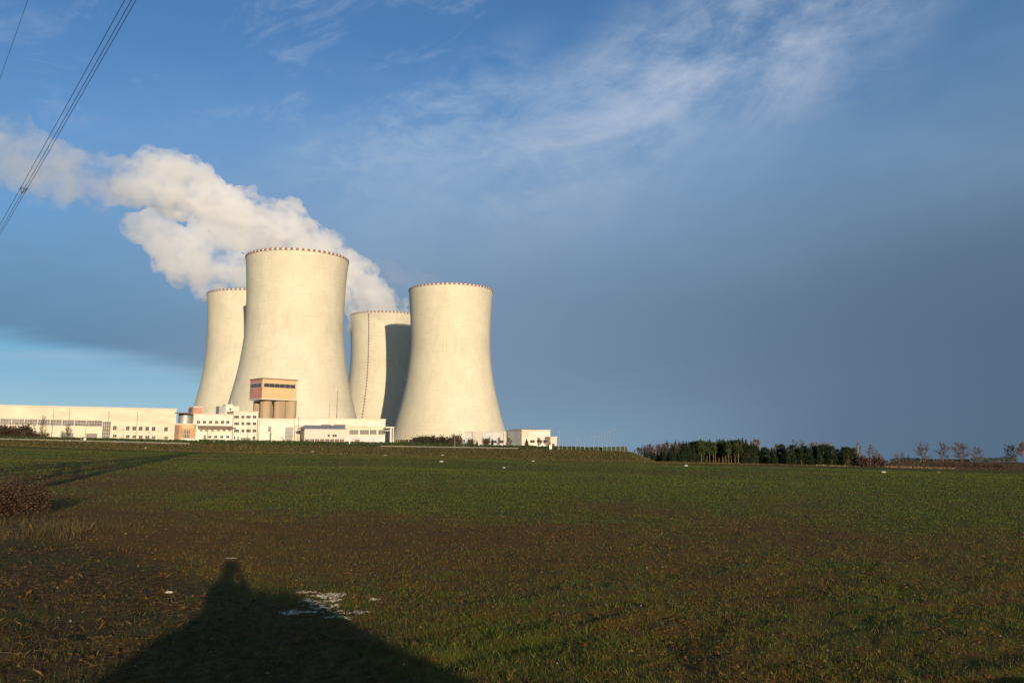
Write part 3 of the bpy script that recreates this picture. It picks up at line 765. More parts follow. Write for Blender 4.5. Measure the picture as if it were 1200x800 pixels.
# boundary fence with posts at the right end of the bank
fence = thing("boundary_fence", "thin wire fence on pale posts along the right end of the bank", "fence")
pv = [G(px, 306) for px in np.arange(654, 736, 5.2)]
for p in pv:
    mb = MB(); mb.tube([(p.x, p.y, p.z - .3), (p.x, p.y, p.z + 1.9)], .04, 5); mb.build("post", M["pole"], fence)
for hh in (.5, 1.1, 1.7):
    mb = MB(); mb.tube([(p.x, p.y, p.z + hh) for p in pv], .012, 4, False); mb.build("fence_wire", M["steel"], fence)
g0, g1 = G(706, 320), G(734, 316)
gs = thing("green_fence", "dark green solid fence panel at the very end of the bank", "fence")
mb = MB(); mb.hexa([g0 + Vector(v) for v in ((0, 0, -.3),)] + [g1 + Vector((0, 0, -.3)), g1 + Vector((0, .3, -.3)), g0 + Vector((0, .3, -.3)), g0 + Vector((0, 0, 1.3)), g1 + Vector((0, 0, 1.9)), g1 + Vector((0, .3, 1.9)), g0 + Vector((0, .3, 1.3))])
M["green panel"] = mat("green panel", (.045, .075, .035), .7, .3, 1.0); mb.build("panel", M["green panel"], gs)
for k in range(8):
    p = g0.lerp(g1, k / 7); mb = MB(); mb.box(p.x - .06, p.x + .06, p.y - .12, p.y - .01, p.z - .3, p.z + 1.4 + .6 * k / 7); mb.build("post", M["green panel"], gs)
# small white cabinet
g = G(645.2, 303); cb = thing("control_cabinet", "small white cabinet on the bank top near the last cabin", "cabinet", g)
mb = MB(); mb.box(-.45, .45, -.3, .3, .15, 1.5); mb.build("body", M["rim white"], cb, bevel=.03); mb = MB(); mb.box(-.55, .55, -.4, .4, 1.505, 1.6); mb.build("lid", M["trim"], cb); mb = MB(); mb.box(-.5, .5, -.35, .35, -.3, .145); mb.build("plinth", M["concrete kerb"], cb)
g = G(99, 302); cb2 = dup(cb, g, 0, .8, "small white cabinet by the gate gap in the hedge of the long hall")

# ------------------------------------------------------------------ trees
def spruce(h, w, c1, c2, n=2200, name="spruce_tree"):
    o = thing(name, "", "tree")
    mb = MB(); mb.tube([(0, 0, -.4), (0, 0, h * .5), (0, 0, h * .97)], [h * .018, h * .011, .02], 7); mb.build("trunk", M["bark"], o)
    z = h * (.04 + .96 * (1 - np.sqrt(rng.random(n)))) ; a = rng.uniform(0, 2 * np.pi, n)
    lay = .75 + .35 * np.sin(z * 2 * np.pi / (h / 11.)) ; br = .72 + .5 * hash2(np.floor(a * 2.2), np.floor(z / h * 11), 3)
    rr = w * (1 - z / h) ** .85 * lay * br * rng.beta(3, 1.2, n)
    p = np.stack([rr * np.cos(a), rr * np.sin(a), z - rr * .22], -1)
    V, Fq, C = leaf_cloud(p, h * .028, colmix(n, c1, c2, .3)); mesh_np("crown", V, Fq, M["leaf"], o, False, None, C)
    return o
def pine(h, w, c1, c2, n=2200, clear=.42):
    o = thing("pine_tree", "", "tree")
    lean = random.uniform(-.2, .2)
    mb = MB(); mb.tube([(0, 0, -.4), (lean * .5, 0, h * .5), (lean, .1, h * .93)], [h * .017, h * .012, .04], 8)
    for k in range(9):
        zz = h * (clear + .05 + (.9 - clear) * k / 9); a = k * 2.4
        mb.tube([(lean * zz / h, 0, zz), (w * .7 * math.cos(a), w * .7 * math.sin(a), zz + .6)], [.06, .02], 5)
    mb.build("trunk", M["pine bark"], o)
    k = 30; cz = h * rng.uniform(clear, .95, k); ca = rng.uniform(0, 6.28, k); env = np.sqrt(np.clip(1 - ((cz / h - (.4 + clear * .67)) / (.64 - clear * .67)) ** 2, .12, 1))
    cx = np.stack([w * .65 * env * np.cos(ca), w * .65 * env * np.sin(ca), cz], -1); cx[0] = (lean, 0, h * .95)
    idx = rng.integers(0, k, n); p = cx[idx] + rng.normal(size=(n, 3)) * np.array([.42, .42, .3]) * w * .62
    p[:, 2] = np.minimum(p[:, 2], h * 1.03)
    V, Fq, C = leaf_cloud(p, h * .028, colmix(n, c1, c2, .3) * (.75 + .5 * hash2(idx, idx, 9))[:, None]); mesh_np("crown", V, Fq, M["leaf"], o, False, None, C)
    return o
def bare(h, w, m="bark", tw="twig", name="bare_tree", stems=1, seed=1, droop=0.0, leaves=0, lc=None, low=.22, rise=(.5, 1.3)):
    rr = random.Random(seed); o = thing(name, "", "tree"); mt = MB(); mc = MB(); tips = []
    def branch(p, d, L, r, lev):
        q = p + d * L * .5 + Vector((rr.uniform(-.06, .06), rr.uniform(-.06, .06), 0)) * L
        d2 = (d + Vector((rr.uniform(-.25, .25), rr.uniform(-.25, .25), .18 - droop))).normalized(); e = q + d2 * L * .5
        mc.tube([p, q, e], [r, r * .75, r * .45], 3 if lev > 1 else 5, False)
        if lev >= 4: tips.append(e); return
        for k in range(7 if lev < 3 else 6):
            f = rr.uniform(.25, 1.0); b = p.lerp(q, f * 2) if f < .5 else q.lerp(e, f * 2 - 1)
            a = rr.uniform(0, 6.28); s = rr.uniform(.35, .85)
            dd = (d2 + Vector((math.cos(a) * s, math.sin(a) * s, rr.uniform(-.1, .45) - droop))).normalized()
            branch(b, dd, L * rr.uniform(.42, .68), max(r * .5, .024), lev + 1)
    for sidx in range(stems):
        a = 6.28 * sidx / stems; lean = .0 if stems == 1 else .16
        top = Vector((math.cos(a) * lean * h, math.sin(a) * lean * h, h * .86)); b0 = Vector((math.cos(a) * .2, math.sin(a) * .2, -.4)) if stems > 1 else Vector((0, 0, -.4))
        mid = b0.lerp(top, .5) + Vector((rr.uniform(-.2, .2), rr.uniform(-.2, .2), 0)); r0 = h * .017
        mt.tube([b0, mid, top], [r0, r0 * .65, .03], 8)
        nb = int(24 / stems) + 6
        for k in range(nb):
            f = low + (1 - low) * (k + rr.random()) / nb; b = b0.lerp(mid, f * 2) if f < .5 else mid.lerp(top, f * 2 - 1)
            a2 = rr.uniform(0, 6.28); L = w * (1.0 - .7 * abs(f - .42)) * min(1, 1.5 - f) * rr.uniform(.6, 1.05)
            branch(b, Vector((math.cos(a2), math.sin(a2), rr.uniform(*rise))).normalized(), L, r0 * .30, 2)
    mt.build("trunk", M[m], o); c = mc.build("crown", M[tw], o)
    if leaves:
        P = np.array([list(rr.choice(tips)) for _ in range(leaves)]) + rng.normal(size=(leaves, 3)) * .3
        V, Fq, C = leaf_cloud(P, .16, colmix(leaves, *lc, .25)); mesh_np("foliage", V, Fq, M["leaf"], o, False, None, C)
    return o
def shrub(h, w, c1, c2, n=500, name="shrub"):
    o = thing(name, "", "shrub"); mb = MB()
    for k in range(9):
        a = rng.uniform(0, 6.28); s = rng.uniform(.2, .8)
        mb.tube([(0, 0, -.2), (w * .3 * s * math.cos(a), w * .3 * s * math.sin(a), h * .5), (w * s * math.cos(a) * .8, w * s * math.sin(a) * .8, h * rng.uniform(.7, 1.0))], [.05, .03, .012], 4)
    mb.build("stem", M["bark"], o)
    k = 12; cc = np.stack([rng.normal(0, w * .42, k), rng.normal(0, w * .42, k), rng.uniform(.2, .85, k) * h], -1); idx = rng.integers(0, k, n)
    p = cc[idx] + rng.normal(size=(n, 3)) * np.array([w * .22, w * .22, h * .14]); p[:, 2] = np.abs(p[:, 2])
    V, Fq, C = leaf_cloud(p, .16 + h * .02, colmix(n, c1, c2, .3)); mesh_np("foliage", V, Fq, M["leaf"], o, False, None, C)
    return o
used = set()
def place(proto, px, depth, h0, ytop, label, group=None, rz=None, zoff=0.0, wide=1.0):
    g = G(px, depth); h = (zrow(ytop, depth) - g.z)
    s = h / h0; rz = random.uniform(0, 6.28) if rz is None else rz
    if proto.name not in used:
        used.add(proto.name); o = proto; o.location = g; o.rotation_euler.z = rz; o.scale = (s * wide, s * wide, s); o["label"] = label
        if group: o["group"] = group
        return o
    o = dup(proto, g, rz, s * wide, label, group, s)
    if not group and "group" in o: del o["group"]
    return o
DG1, DG2 = (.012, .022, .009), (.030, .045, .014)
PG1, PG2 = (.022, .036, .012), (.055, .068, .020)
sp = [spruce(10, 2.1, DG1, DG2), spruce(10, 1.7, DG1, PG1), spruce(10, 2.4, (.016, .026, .014), DG2)]
pn = [pine(10, 1.9, PG1, PG2), pine(10, 2.2, PG1, (.065, .07, .02)), pine(10, 1.7, DG2, PG2, clear=.48)]
dk = [pine(10, 2.3, DG1, DG2, 3200, .06), pine(10, 2.0, DG1, (.028, .04, .012), 3000, .05), pine(10, 2.2, DG1, PG1, 3000, .08)]
OR = ((.24, .115, .045), (.17, .09, .05))
orng = [bare(10, 3.0, "bark", "twig", "autumn_tree", 1, 3, 0, 900, OR), bare(10, 2.6, "bark", "twig", "autumn_tree", 2, 5, 0, 700, OR)]
mv = [bare(8, 2.4, "bark", "twig", "bare_tree", 2, 8, 0, 260, ((.10, .06, .05), (.13, .08, .05))), bare(8, 2.0, "bark", "twig", "bare_tree", 3, 9, 0, 200, ((.09, .055, .045), (.14, .08, .05)))]
def wood_top(px): return float(np.interp(px, [742, 752, 765, 780, 800, 812, 850, 872, 880, 895, 930, 960, 1000, 1006], [526, 520.5, 518.5, 517.5, 516.5, 515.6, 515.6, 514.5, 518, 522.5, 521, 522.5, 523.5, 524]))
GRPW = "trees of the plantation at the field's far edge"
for px in np.arange(744, 800, 4.6):                     # bare greyish trees over dark young spruces
    t_ = mv[random.randrange(2)]; place(t_, px + random.uniform(-1, 1), random.uniform(345, 352), 8, wood_top(px) + random.uniform(-.6, 1.2), "greyish bare tree rising behind the dark young spruces at the plantation's left end", "bare trees behind the young spruces", None, 0, 1.0)
for px in np.arange(742.5, 800, 4.0):
    t_ = sp[random.randrange(3)]; place(t_, px + random.uniform(-.8, .8), random.uniform(322, 336), 10, wood_top(px) + random.uniform(5.5, 9.5), "dark young spruce at the left end of the plantation, under the bare crowns", "young spruces at the plantation's left end", None, 0, 1.35)
for px in np.arange(778, 884, 4.4):
    t_ = sp[random.randrange(3)]; place(t_, px + random.uniform(-1, 1), random.uniform(346, 356), 10, wood_top(px) + random.uniform(-2.6, 1.6), "dark pointed spruce in the back row of the plantation", "spruces in the plantation's back row", None, 0, 1.0)
for px in np.arange(799, 822, 4.3):
    t_ = sp[random.randrange(3)]; place(t_, px + random.uniform(-1, 1), random.uniform(334, 342), 10, wood_top(px) + random.uniform(.5, 4), "dark spruce just left of the pines with sunlit trunks", "spruces left of the sunlit pine trunks", None, 0, 1.2)
for px in np.arange(813, 866, 3.7):
    t_ = pn[random.randrange(3)]; place(t_, px + random.uniform(-1, 1), random.uniform(334, 345), 10, wood_top(px) + random.uniform(.4, 2.6), "pine with a sunlit orange trunk in the middle of the plantation", "pines with sunlit trunks", None, 0, .95)
for px in np.arange(866, 884, 3.6):
    t_ = dk[random.randrange(3)]; place(t_, px + random.uniform(-1, 1), random.uniform(338, 345), 10, wood_top(px) + random.uniform(2, 6), "dark low-branched pine just right of the sunlit trunks", "dark pines right of the sunlit trunks", None, 0, 1.0)
for px in np.arange(884, 1004, 3.9):
    t_ = dk[random.randrange(3)] if random.random() < .45 else sp[random.randrange(3)]
    place(t_, px + random.uniform(-1.2, 1.2), random.uniform(340, 356), 10, wood_top(px) + random.uniform(-1.6, 4.5), "dark green bushy conifer in the right half of the plantation", "dark conifers in the plantation's right half", None, 0, 1.15)
for i, (px, yt, lb_) in enumerate(((886.5, 512.2, "tall orange leafed tree rising above the dark conifers, near the plantation's middle"), (879, 514.2, "slim orange brown tree just left of the tall orange one"), (910, 518.6, "small orange crown peeping over the dark conifers, right of the tall orange tree"),
                    (935.6, 513.6, "greyish bare crown rising over the dark conifers between two orange ones"), (952, 516.4, "left of three orange brown crowns close together above the conifers"), (961, 516.4, "middle of three orange brown crowns close together above the conifers"), (970, 517.4, "right of three orange brown crowns close together above the conifers"))):
    place((mv[0] if i == 3 else orng[i % 2]), px, 366, 8 if i == 3 else 10, yt, lb_, "coloured crowns behind the conifers", None, 0, .9)
br = [bare(10, 1.9, "birch bark", "twig", "birch_tree", 1, 21), bare(10, 2.2, "birch bark", "twig", "birch_tree", 1, 22)]
place(br[0], 1005.6, 346, 10, 514.6, "tall bare birch with a pale trunk at the right end of the conifers"); place(br[1], 1020.4, 350, 10, 517.4, "bare birch standing alone, right of the tall birch"); place(br[1], 1027, 352, 10, 525, "small bare birch behind the reddish shrubs")
sh = [shrub(2.4, 1.6, (.10, .05, .035), (.06, .04, .025), name="bush")]
for px, yt in ((1010, 535), (1015, 536), (1024.5, 535.4), (1029.5, 537), (1034, 539)): place(sh[0], px, 343, 2.4, yt, "reddish brown bush among the bare birches at the plantation's right end", "reddish bushes under the birches")
place(orng[1], 992.5, 338, 10, 537.0, "little orange leafed tree in front of the dark conifers")
hedge(884, 1003, 358, 4.6, 4, "dark undergrowth behind the dark conifers of the plantation's right half"); hedge(748, 815, 350, 3.4, 3, "dark undergrowth behind the young spruces at the plantation's left end"); hedge(815, 884, 360, 4.4, 3, "dark undergrowth behind the sunlit pine trunks")
# trees on the right-hand bank
bt = [bare(10, 3.0, "bark", "twig", "bare_tree", 1, 31, low=.10, rise=(.25, 1.0)), bare(10, 2.8, "bark", "twig", "bare_tree", 2, 32, low=.10, rise=(.25, 1.0)), bare(10, 3.4, "bark", "twig", "bare_tree", 3, 33, low=.08, rise=(.25, 1.0))]
GB = "bare trees on the right bank"
for k, px, yt, wd, lb_ in ((1, 1082, 515.6, 1.35, "leftmost of the big bare trees on the right bank"), (0, 1103.6, 515.8, 1.3, "slim bare tree between two wide ones on the right bank"), (2, 1125.4, 516.2, 1.3, "widest bare tree on the right bank, with several stems"),
                           (0, 1143.6, 521, 1.4, "smaller bare tree right of the widest one on the bank"), (2, 1184, 518.4, 1.15, "bare tree on the bank beside the reddish one at the photo's edge"), (1, 1049.4, 529.0, 1.0, "small bare tree at the left start of the right bank"), (0, 1056.5, 528.6, 1.0, "second small bare tree at the left start of the right bank")):
    place(bt[k], px, 405, 10, yt, lb_, GB, None, 0, wd)
rd = bare(10, 3.0, "bark", "twig", "autumn_tree", 1, 41, 0, 700, ((.20, .09, .05), (.14, .07, .04)))
place(rd, 1197.5, 398, 10, 516.6, "reddish brown leafed tree at the photo's right edge")
place(sp[0], 1063.4, 410, 10, 532.0, "tiny dark spruce alone on the right bank"); place(sp[1], 1129.6, 402, 10, 536, "tiny dark spruce at the foot of the widest bare tree")
hedge(1138, 1192, 430, 2.6, 3, "dark far hedge between the smaller bare tree and the photo's right edge", False)
hedge(1043, 1078, 428, 1.9, 2, "low brown hedge at the left start of the right bank", False); hedge(1080, 1136, 432, 1.6, 2, "low brown hedge behind the big bare trees of the right bank", False)
for px, d in ((1107, 366), (1115, 368), (1132, 372), (1141, 372), (1156, 374), (1165, 376), (1172, 374)): place(sh[0], px, d, 2.4, zr_ if (zr_ := 541.5 + (px - 1107) * .03) else 0, "brown bush on the slope of the right bank", "brown bushes on the right bank")
# planting by the buildings
gsb = [shrub(3.2, 2.2, (.022, .028, .012), (.062, .048, .026), 1100, "bush"), shrub(3.4, 2.2, (.10, .065, .035), (.06, .05, .02), 900, "bush")]
for px, yt in ((488, 511.4), (493, 510.2), (502, 510), (508, 509.0), (514, 509.8), (518.5, 512.6)): place(gsb[0], px, 345, 3.2, yt, "dark green bush in the clump at the foot of the free standing tower", "dark bushes at the tower foot")
for px, yt in ((530, 512.5), (536, 509.8), (551, 514.6), (569, 513.6)): place(gsb[1], px, 345, 3.4, yt, "brownish bush between the tower foot and the storage hall", "brownish bushes before the storage hall")
for px, yt in ((469, 517), (474, 516.4), (479, 517.4), (463, 518.2)): place(gsb[1], px, 345, 3.4, yt, "low brown bush beside the pipe bridge", "low brown bushes by the pipe bridge")
place(sp[2], 617.2, 345, 10, 513.4, "small dark spruce before the white annex", None, None, 0, 1.6); place(sp[1], 576.8, 345, 10, 513.6, "small dark spruce before the storage hall", None, None, 0, 1.5); place(sp[0], 559, 345, 10, 515.5, "tiny spruce before the pale bay of the storage hall", None, None, 0, 1.5)
for px, yt, lb_ in ((631.6, 511.6, "round reddish tree before the middle window of the white annex"), (640.4, 510.8, "larger reddish tree at the right corner of the white annex"), (596.4, 511.8, "reddish tree before the right end of the storage hall"), (584.6, 511.6, "reddish tree before the middle of the storage hall")):
    place(rd, px, 345, 10, yt, lb_, "reddish trees before the right-hand buildings", None, 0, 1.1)
mound_b = [shrub(2.6, 2.4, (.045, .035, .02), (.085, .05, .03), 700, "bush")]
for px, yt in ((-14, 498), (1.5, 499.5), (9, 498.0), (14, 497.6), (20, 499.6), (27, 500.6), (33, 502), (39, 505), (46, 507), (52, 509.0), (5, 504), (17, 505), (28, 506)): place(mound_b[0], px, 312, 2.6, yt, "dark brown bush in the heap of shrubs before the long hall's left end", "dark bushes before the long hall")
place(bt[0], 48, 314, 10, 483.6, "slim bare tree between the bushes and the lamp post, before the long hall", None, None, 0, .5); place(bt[1], 77, 314, 10, 494, "small bare tree right before the first grey gate of the long hall", None, None, 0, .8)

# ------------------------------------------------------------------ pylon and its wires
LD = Vector((-.602, .799, 0)); LR = Vector((.799, .602, 0))     # direction of the power line and its right-hand side
PB = Vector((-16.7, 13.9, 0)); PB.z = ground_z(PB.x, PB.y)
py_ = thing("power_pylon", "grey lattice power pylon whose long shadow crosses the field's left side", "pylon", PB)
def ploc(a, l, z): return LR * a + LD * l + Vector((0, 0, z))
def hw(z): return float(np.interp(z, [0, 18, 33], [3.3, 1.3, .6]))
legs = [(1, 1), (1, -1), (-1, -1), (-1, 1)]
for sx, sy in legs:
    mb = MB(); mb.tube([ploc(sx * hw(z), sy * hw(z), z) for z in (-.4, 18, 33)], [.24, .20, .14], 5); mb.build("leg", M["steel"], py_)
mb = MB(); zs = [0, 4.5, 8.5, 12, 15, 18, 20.5, 23, 25.5, 28, 30.5, 33]
for z0, z1 in zip(zs, zs[1:]):
    for k in range(4):
        (a0, b0), (a1, b1) = legs[k], legs[(k + 1) % 4]
        mb.tube([ploc(a0 * hw(z0), b0 * hw(z0), z0), ploc(a1 * hw(z1), b1 * hw(z1), z1)], .11, 4); mb.tube([ploc(a1 * hw(z0), b1 * hw(z0), z0), ploc(a0 * hw(z1), b0 * hw(z1), z1)], .11, 4)
        mb.tube([ploc(a0 * hw(z1), b0 * hw(z1), z1), ploc(a1 * hw(z1), b1 * hw(z1), z1)], .05, 4)
mb.build("bracing", M["steel"], py_)
for zA, reach in ((24.5, 12.8), (32.5, 9.6)):
    for s in (-1, 1):
        mb = MB(); e = ploc(s * reach, 0, zA)
        for q in (-1, 1):
            mb.tube([ploc(s * hw(zA), q * hw(zA), zA), e], .08, 4); mb.tube([ploc(s * hw(zA), q * hw(zA), zA + 1.6 if zA < 30 else zA - 1.4), e], .07, 4)
        for k in range(1, 5):
            f = k / 5; mb.tube([ploc(s * hw(zA), hw(zA), zA).lerp(e, f), ploc(s * hw(zA), -hw(zA), zA).lerp(e, f)], .04, 4)
        mb.build("crossarm", M["steel"], py_)
        if zA < 30:
            mb = MB(); mb.tube([e, e - Vector((0, 0, 2.4))], .09, 8); mb.build("insulator", M["brown metal"], py_)
def span(a, z0, sag=3.2, L0=-240, L1=330):
    """catenary through the pylon's arm, ahead and behind"""
    pts = []
    for L in np.r_[np.linspace(L0, 0, 25), np.linspace(0, L1, 41)[1:]]:
        T = L1 if L > 0 else L0; f = L / T; z = z0 - 4 * sag * f * (1 - f)
        pts.append(PB + ploc(a, L, z))
    return pts
def fit_wire(px0, py0, px1, py1, z):
    """line of constant direction LD seen through the photo's wire at a height"""
    q = at(px0, py0, 1); d = (q - Vector((0, 0, EYE))); k = (z - EYE) / d.z; return (Vector((0, 0, EYE)) + d * k - PB).dot(LR)
WZ = 22.1
a1, a2, a3, a4 = fit_wire(138.5, 0, 0, 0, WZ), fit_wire(151.5, 0, 0, 0, WZ), fit_wire(146.5, 0, 0, 0, WZ - .35), fit_wire(27, 0, 0, 0, 30.5)
for lb_, a, z0, r0 in (("upper left conductor of the triple bundle crossing the photo's top left corner", a1, WZ, .016), ("right-hand conductor of the triple bundle crossing the photo's top left corner", a2, WZ, .016),
                       ("lowest conductor of the triple bundle crossing the photo's top left corner", a3, WZ - .35, .016), ("single thin wire cutting the extreme top left corner of the sky", a4, 30.5, .013)):
    mb = MB(); mb.tube(span(a, z0), r0, 6, False); w = mb.build("overhead_wire", M["wire"], None, True); tag(w, lb_, "wire", "overhead wires")
# spacer clamped between the three conductors
sp_l = 48.0; zf = lambda z0: z0 - 4 * 3.2 * (sp_l / 330) * (1 - sp_l / 330)
mb = MB(); tri = [PB + ploc(a1, sp_l, zf(WZ)), PB + ploc(a2, sp_l, zf(WZ)), PB + ploc(a3, sp_l, zf(WZ - .35))]
for k in range(3): mb.tube([tri[k], tri[(k + 1) % 3]], .03, 5); mb.tube([tri[k] - LD * .12, tri[k] + LD * .12], .05, 6)
tag(mb.build("wire_spacer", M["wire"]), "small triangular spacer clamped between the three bundled wires", "spacer")

# ------------------------------------------------------------------ photographer (seen by his shadow)
def photographer():
    root = thing("person", "person in a dark padded jacket and cap, elbows out, holding a camera to the eye", "person", (0, 0, 0))
    J = {"pelvis": (.04, -.30, .98, .165), "waist": (.04, -.30, 1.14, .155), "chest": (.04, -.30, 1.36, .185), "neck": (.04, -.28, 1.56, .075), "head": (.04, -.24, 1.72, .105), "crown": (.04, -.25, 1.84, .095),
         "shl": (-.14, -.29, 1.53, .09), "ell": (-.24, -.12, 1.38, .065), "wrl": (-.06, -.06, 1.70, .04), "hal": (-.05, .0 - .04, 1.78, .04),
         "shr": (.22, -.29, 1.53, .09), "elr": (.33, -.14, 1.38, .065), "wrr": (.14, -.10, 1.72, .04), "har": (.10, -.09, 1.80, .04),
         "hpl": (-.07, -.30, .93, .12), "knl": (-.09, -.27, .52, .08), "anl": (-.10, -.30, .10, .055), "tol": (-.11, -.14, .05, .05),
         "hpr": (.15, -.30, .93, .12), "knr": (.17, -.27, .52, .08), "anr": (.18, -.30, .10, .055), "tor": (.20, -.14, .05, .05)}
    E = [("pelvis", "waist"), ("waist", "chest"), ("chest", "neck"), ("neck", "head"), ("head", "crown"), ("chest", "shl"), ("shl", "ell"), ("ell", "wrl"), ("wrl", "hal"), ("chest", "shr"), ("shr", "elr"), ("elr", "wrr"), ("wrr", "har"),
         ("pelvis", "hpl"), ("hpl", "knl"), ("knl", "anl"), ("anl", "tol"), ("pelvis", "hpr"), ("hpr", "knr"), ("knr", "anr"), ("anr", "tor")]
    nm = list(J); me = bpy.data.meshes.new("body"); me.from_pydata([J[n][:3] for n in nm], [(nm.index(a), nm.index(b)) for a, b in E], [])
    o = bpy.data.objects.new("body", me); COL.objects.link(o); o.parent = root
    m = o.modifiers.new("skin", 'SKIN'); m.use_smooth_shade = True
    for i, n in enumerate(nm): me.skin_vertices[0].data[i].radius = (J[n][3],) * 2
    me.skin_vertices[0].data[0].use_root = True
    s = o.modifiers.new("sub", 'SUBSURF'); s.levels = 2; s.render_levels = 2
    me.materials.append(mat("dark jacket", (.03, .035, .045), .9, .2, 6))
    mb = MB(); mb.tube([(.04, -.26, 1.80), (.04, -.26, 1.86), (.04, -.26, 1.90)], [.118, .105, .05], 20); mb.box(-.04, .12, -.17, -.08, 1.812, 1.825)
    mb.build("cap", mat("cap cloth", (.05, .05, .06), .9), root)
    mb = MB(); mb.box(-.03, .11, -.105, -.055, 1.79, 1.88); mb.tube([(.02, -.06, 1.84), (.02, -.02, 1.84)], .03, 16)
    c = mb.build("hand_camera", mat("camera body", (.02, .02, .02), .5)); tag(c, "small black camera held in front of the face", "camera")
photographer()

# ------------------------------------------------------------------ near vegetation and field litter
def blades(P, h, w, C, lean=.5, flat=0.0):
    """one bent tapering blade (two faces as one quad + tip triangle kept as a quad) per point"""
    n = len(P); a = rng.uniform(0, 2 * np.pi, n); d = np.stack([np.cos(a), np.sin(a), np.zeros(n)], -1)
    b = rng.uniform(0, 2 * np.pi, n); s = np.stack([np.cos(b), np.sin(b), np.zeros(n)], -1)
    ln = (rng.random(n) * lean)[:, None]; up = np.array([0, 0, 1.0])
    h = np.broadcast_to(h, n)[:, None]; w = np.broadcast_to(w, n)[:, None]
    m = P + d * ln * h * .4 + up * h * .6 * (1 - flat); t = P + d * ln * h * 1.2 + d * flat * h + up * h * (1 - flat * .93)
    V = np.stack([P - s * w, P + s * w, m + s * w * .7, t, m - s * w * .7], 1).reshape(-1, 3)
    Fq = np.arange(5 * n).reshape(-1, 5); return V, Fq, np.repeat(C, 5, axis=0)
def polar(n, d0, d1, power=1.0, az=36):
    u = rng.random(n) ** power; D = d0 * (d1 / d0) ** u; a = R(az) * rng.uniform(-1, 1, n); return np.sin(a) * D, np.cos(a) * D, D
def crop_value(x, y):
    band = np.interp(np.log(np.maximum(y, 1)), np.log([5, 9, 13, 17, 22, 27, 34, 45, 70, 120, 200, 265, 280]), [.60, .60, .54, .45, .39, .43, .56, .74, .90, .90, .80, .64, .3])
    px = 600 + 1011 * np.clip(x / np.maximum(y, 2), -.9, .9)
    return np.clip(band + (fbm(x * .035 + 3, y * .06, 21, 4) - .5) * .9 + (fbm(x * .25, y * .12, 31, 4) - .5) * 1.1 + np.clip((px - 900) / 500, 0, .2), 0, 1)
def scatter_crop():
    n = 420000; x, y, D = polar(n, 5.2, 262, 1.15)
    c = crop_value(x, y); v = verge_mask(x, y); cl = fbm(x * 1.2, y * 1.2, 61, 3)
    keep = (rng.random(n) < np.clip(.08 + c * .9 + (cl - .5), 0.03, 1)) & (rng.random(n) > v * .85)
    x, y, D, c = x[keep], y[keep], D[keep], c[keep]; n = len(x)
    z = height(x, y) - .006
    h = rng.uniform(.022, .062, n) * (1 + np.clip(D / 120, 0, .8)); w = np.maximum(.0018, D * .00024)
    grn = rng.random((n, 1)) < np.clip(.25 + c * .75, 0, 1)[:, None]
    col = np.where(grn, colmix(n, (.060, .080, .007), (.112, .126, .014), .15), colmix(n, (.085, .050, .014), (.15, .088, .026), .15))
    V, Fq, C = blades(np.stack([x, y, z], -1), h, w, col, .8)
    tag(mesh_np("crop_grass", V, Fq, M["blade"], None, False, None, C), "young winter crop and stubble sprouting across the field", "crop", kind="stuff")
def scatter_verge():
    n = 200000; D = 5 + 21 * rng.random(n) ** 1.2; a = R(-38) + R(50) * rng.random(n); x, y = np.sin(a) * D, np.cos(a) * D
    v = verge_mask(x, y); keep = rng.random(n) < v * (.25 + .95 * fbm(x * .9, y * .9, 91, 3)); x, y = x[keep], y[keep]; n = len(x)
    z = height(x, y) - .004; st = fbm(x * .55 + 9, y * .55, 95, 3)
    flat = np.where(rng.random(n) < .62, rng.uniform(.75, .98, n), rng.uniform(0, .4, n))[:, None]
    g = (rng.random((n, 1)) < np.clip((st[:, None] - .45) * 3.2, .06, .75)) & (flat < .6)
    col = np.where(g, colmix(n, (.045, .06, .012), (.085, .095, .022)), colmix(n, (.055, .032, .010), (.150, .088, .028), .25))
    V, Fq, C = blades(np.stack([x, y, z], -1), rng.uniform(.03, .10, n), rng.uniform(.0006, .0014, n), col, .9, flat)
    tag(mesh_np("dry_grass", V, Fq, M["blade"], None, False, None, C), "matted dead grass and straw on the verge at the photo's bottom left", "grass", kind="stuff")
def scatter_bank():
    n = 26000; px = rng.uniform(-40, 1240, n); fd, c_, *_ = knots(px); f = rng.random(n); y = fd - 4 + (c_ - fd + 2) * f; x = (px - 600) / 1011 * y
    pale = (px > 955) & (px < 1118) & (f < .30)
    h = rng.uniform(.2, .55, n) * np.where(pale, 1.3, 1); z = height(x, y, False) - .02
    rt = (px > 1000)[:, None]; col = np.where(pale[:, None], colmix(n, (.30, .20, .11), (.22, .14, .075)), np.where(rt, colmix(n, (.11, .060, .028), (.065, .045, .020), .3), colmix(n, (.14, .085, .025), (.075, .075, .02), .3)))
    V, Fq, C = blades(np.stack([x, y, z], -1), h, .10, col, .6)
    tag(mesh_np("bank_grass", V, Fq, M["blade"], None, False, None, C), "dry brown grass on the banks beyond the field", "grass", kind="stuff")
scatter_crop(); scatter_verge(); scatter_bank()

